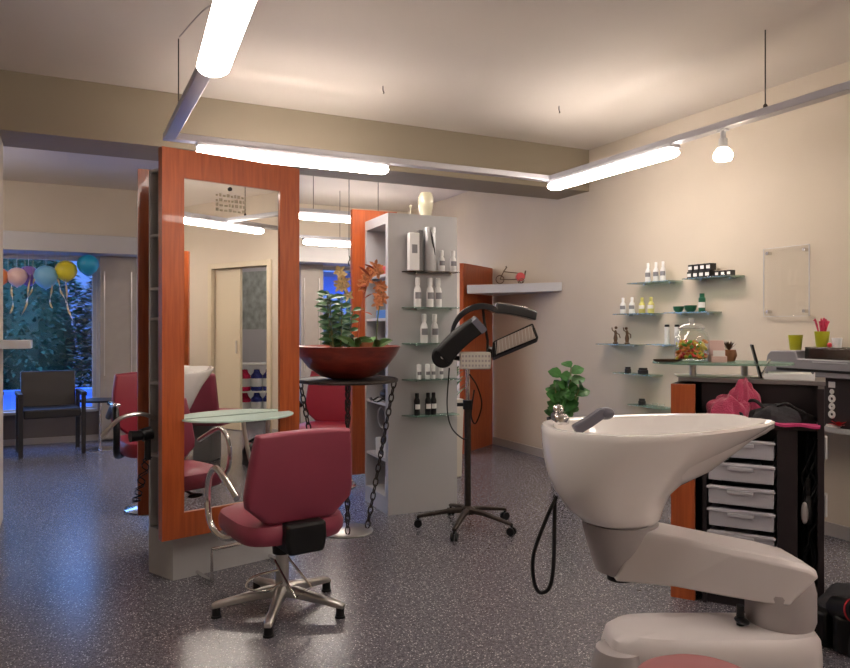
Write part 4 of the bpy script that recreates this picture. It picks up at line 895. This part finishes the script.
for i, (px, L) in enumerate(((8, .42), (25, .45), (33, .30), (55, .36), (70, .50), (60, .3))):
    D = 8.86/(Cc-(px-425)/FPX*S); x, y = at(px, D); m = MB(); rings = []
    for k in range(26):
        u = k/25; a = u*7+i; xx = .05*math.sin(3*u+i)+.015*math.cos(a); yy = .02*math.sin(a); z = -L*u; rings.append([(xx-.010*math.cos(a), yy-.010*math.sin(a), z), (xx+.010*math.cos(a), yy+.010*math.sin(a), z), (xx+.010*math.cos(a), yy+.010*math.sin(a)+.001, z), (xx-.010*math.cos(a), yy-.010*math.sin(a)+.001, z)])
    m.loft(rings).tube([(0, 0, 0), (0, 0, .262)], .0015, 4)
    tag(m.build('curling_ribbon', mat('gold_ribbon', (.55, .42, .22), .35), loc=(x, y, 1.875), rot=0), 'curled gold ribbon under the balloons, %s' % ('leftmost', 'second from left', 'third from left', 'below the light blue one', 'rightmost and longest', 'beside the yellow balloon')[i], 'ribbon', 'balloon ribbons')
# ------------------------------------------------------------------ outside
struct(MB().bb(-30, 34, Y1+.25, 42, -.35, -.25).build('ground', M_road, smooth=False))
def tree(x, y, h, r_, m_, n, seed, lab, name='hedge_tree'):
    random.seed(seed); t = thing(name, lab, 'tree', (x, y, -.25), 0, 'evergreens outside')
    MB().cyl((0, 0, 0), (0, 0, h*.8), .09, .04).build('trunk', M_bark, t)
    m = MB()
    for k in range(n):
        u = random.random(); a = random.uniform(0, 2*PI); rad = r_*(1-u**2.2*.75)*math.sqrt(random.uniform(.55, 1)); z = .15+u*h
        d_ = Vector((math.cos(a), math.sin(a), random.uniform(-.6, .6))); p = Vector((rad*math.cos(a), rad*math.sin(a), z)); L = random.uniform(.06, .12)
        sd = d_.cross(Vector((random.uniform(-.5, .5), random.uniform(-.5, .5), 1))).normalized()*L*.3
        vs = [m.bm.verts.new(q) for q in (p-d_*L*.3, p+sd, p+d_*L, p-sd)]; m.bm.faces.new(vs)
    m.lathe([(r_*.5, .2), (r_*.62, h*.4), (r_*.45, h*.8), (.05, h)], 10)
    m.build('foliage', m_, t, smooth=False)
tree(-1.9, 12.6, 2.9, 1.2, M_hedge, 7000, 1, 'dark evergreen outside behind the leftmost armchair')
tree(-.6, 12.9, 3.1, 1.15, M_hedge, 7000, 2, 'tall dark evergreen outside behind the balloons')
tree(.95, 12.6, 3.0, 1.0, M_hedge2, 7000, 3, 'brownish evergreen outside by the left blind')
tree(3.3, 12.9, 3.0, 1.2, M_hedge, 2500, 4, 'evergreen outside seen behind the orchids')
tree(5.6, 13.4, 3.6, 1.2, M_hedge, 2000, 5, 'evergreen outside the right part of the window')
tag(MB().bb(-6, 16, 20, 20.4, -.25, 4.6).bb(-6, 16, 19.6, 20.4, 4.6, 4.9).build('garden_wall', M_build), 'long dim building beyond the evergreens outside', 'building')
tag(MB().bb(-4.0, .6, 10.9, 11.1, -.25, .42).bb(-4.02, .62, 10.86, 11.14, .42, .47).build('blue_light_wall', mat('dusk_blue_tint', (.10, .24, .78), .5, var=.25, vscale=1.5)), 'low stand-in wall coloured blue for dusk light on the pavement outside the left window', 'wall')  # the blue colour stands for dusk light lying on the pavement
aw = MB().loft([[(x, Y1+.2, 2.06), (x, Y1+1.3, 1.86), (x, Y1+1.3, 1.80), (x, Y1+.2, 2.0)] for x in (3.0, 5.6)])
tag(aw.build('awning', mat('blue_awning', (.12, .22, .65), .6)), 'blue awning outside the window behind the orchids', 'awning')
# ------------------------------------------------------------------ store room seen in the mirror
XS = X1+1.6
tag(MB().bb(-.01, 0, -.36, .36, 1.28, 2.18).build('notice_board', mat('board_print', (.50, .56, .56), .7, var=.3, vscale=9), loc=(XS-.001, -1.60, 0), smooth=False), 'pale notice board on the store room wall, mirrored', 'notice board')
RKR = R(-49.5); rkc = (5.02, -.62)
rk = thing('storage_rack', 'white storage rack in the store room, mirrored', 'rack', (*rkc, 0), RKR)
for z in (.10, .42, .80): MB().bb(-.15, .15, -.42, .42, z, z+.02).build('rack_shelf', M_white, rk)
for x in (-.14, .14):
    for y in (-.41, .41): MB().bb(x-.01, x+.01, y-.01, y+.01, 0, .84).build('upright', M_white, rk)
for zi, z in enumerate((.12, .44)):
    for i in range(5):
        y = -.32+.16*i; red = i < 2; lx, ly_ = -.04, y
        lab = '%s wrapped bottle on the %s store rack shelf, %s' % ('crimson' if red else 'navy', ('lower', 'upper')[zi], ('at the left end', 'second from the left end', 'in the middle', 'second from the right end', 'at the right end')[i])
        t = thing('wrapped_bottle', lab, 'bottle', (rkc[0]+lx*math.cos(RKR)-ly_*math.sin(RKR), rkc[1]+lx*math.sin(RKR)+ly_*math.cos(RKR), z), 0, 'wrapped bottles on the store rack')
        MB().lathe([(.070, 0), (.079, .01), (.079, .21), (.045, .25), (.036, .29), (.001, .295)], 18).build('bottle_body', M_magw if red else M_navy, t)
        MB().lathe([(.080, .06), (.0805, .07), (.0805, .16), (.080, .17)], 18).build('wrap_label', M_white, t)
so = thing('side_screen', 'cherry panel standing behind the camera, seen in the mirror', 'panel', (3.23, .31, 0), R(-125.4))
MB().bb(0, .70, -.05, 0, 0, 2.144).build('panel_board', M_cherry, so, smooth=False)
stl = thing('tube_lamp', 'tube lamp on the store room ceiling, out of view', 'lamp', (X1+.85, -.4, H-.03), PI/2)
MB().bb(-.6, .6, -.05, .05, 0, .03).build('housing', M_alu, stl); MB().bb(-.58, .58, -.04, .04, -.03, 0).build('diffuser', M_tube, stl, bevel=.01)
# ------------------------------------------------------------------ world, camera, view
wd = bpy.data.worlds.new('dusk'); bpy.context.scene.world = wd; wd.use_nodes = True; nt = wd.node_tree; bg = nt.nodes['Background']
tc = nt.nodes.new('ShaderNodeTexCoord'); sx_ = nt.nodes.new('ShaderNodeSeparateXYZ'); rp = nt.nodes.new('ShaderNodeValToRGB')
rp.color_ramp.elements[0].color = (.20, .42, 1.0, 1); rp.color_ramp.elements[1].color = (.06, .14, .5, 1)
nt.links.new(tc.outputs['Generated'], sx_.inputs[0]); nt.links.new(sx_.outputs['Z'], rp.inputs['Fac']); nt.links.new(rp.outputs['Color'], bg.inputs['Color']); bg.inputs['Strength'].default_value = 10.0
cam_d = bpy.data.cameras.new('camera'); cam = bpy.data.objects.new('camera', cam_d); COL.objects.link(cam)
cam.location = (0, 0, EYE); cam.rotation_euler = (R(90), 0, R(TILT)); cam_d.sensor_width = 36; cam_d.lens = FPX/850*36; cam_d.shift_y = -6/850; cam_d.clip_end = 200
sc = bpy.context.scene; sc.camera = cam
sc.view_settings.view_transform = 'Standard'; sc.view_settings.look = 'None'; sc.view_settings.gamma = 1; sc.view_settings.exposure = 0.08
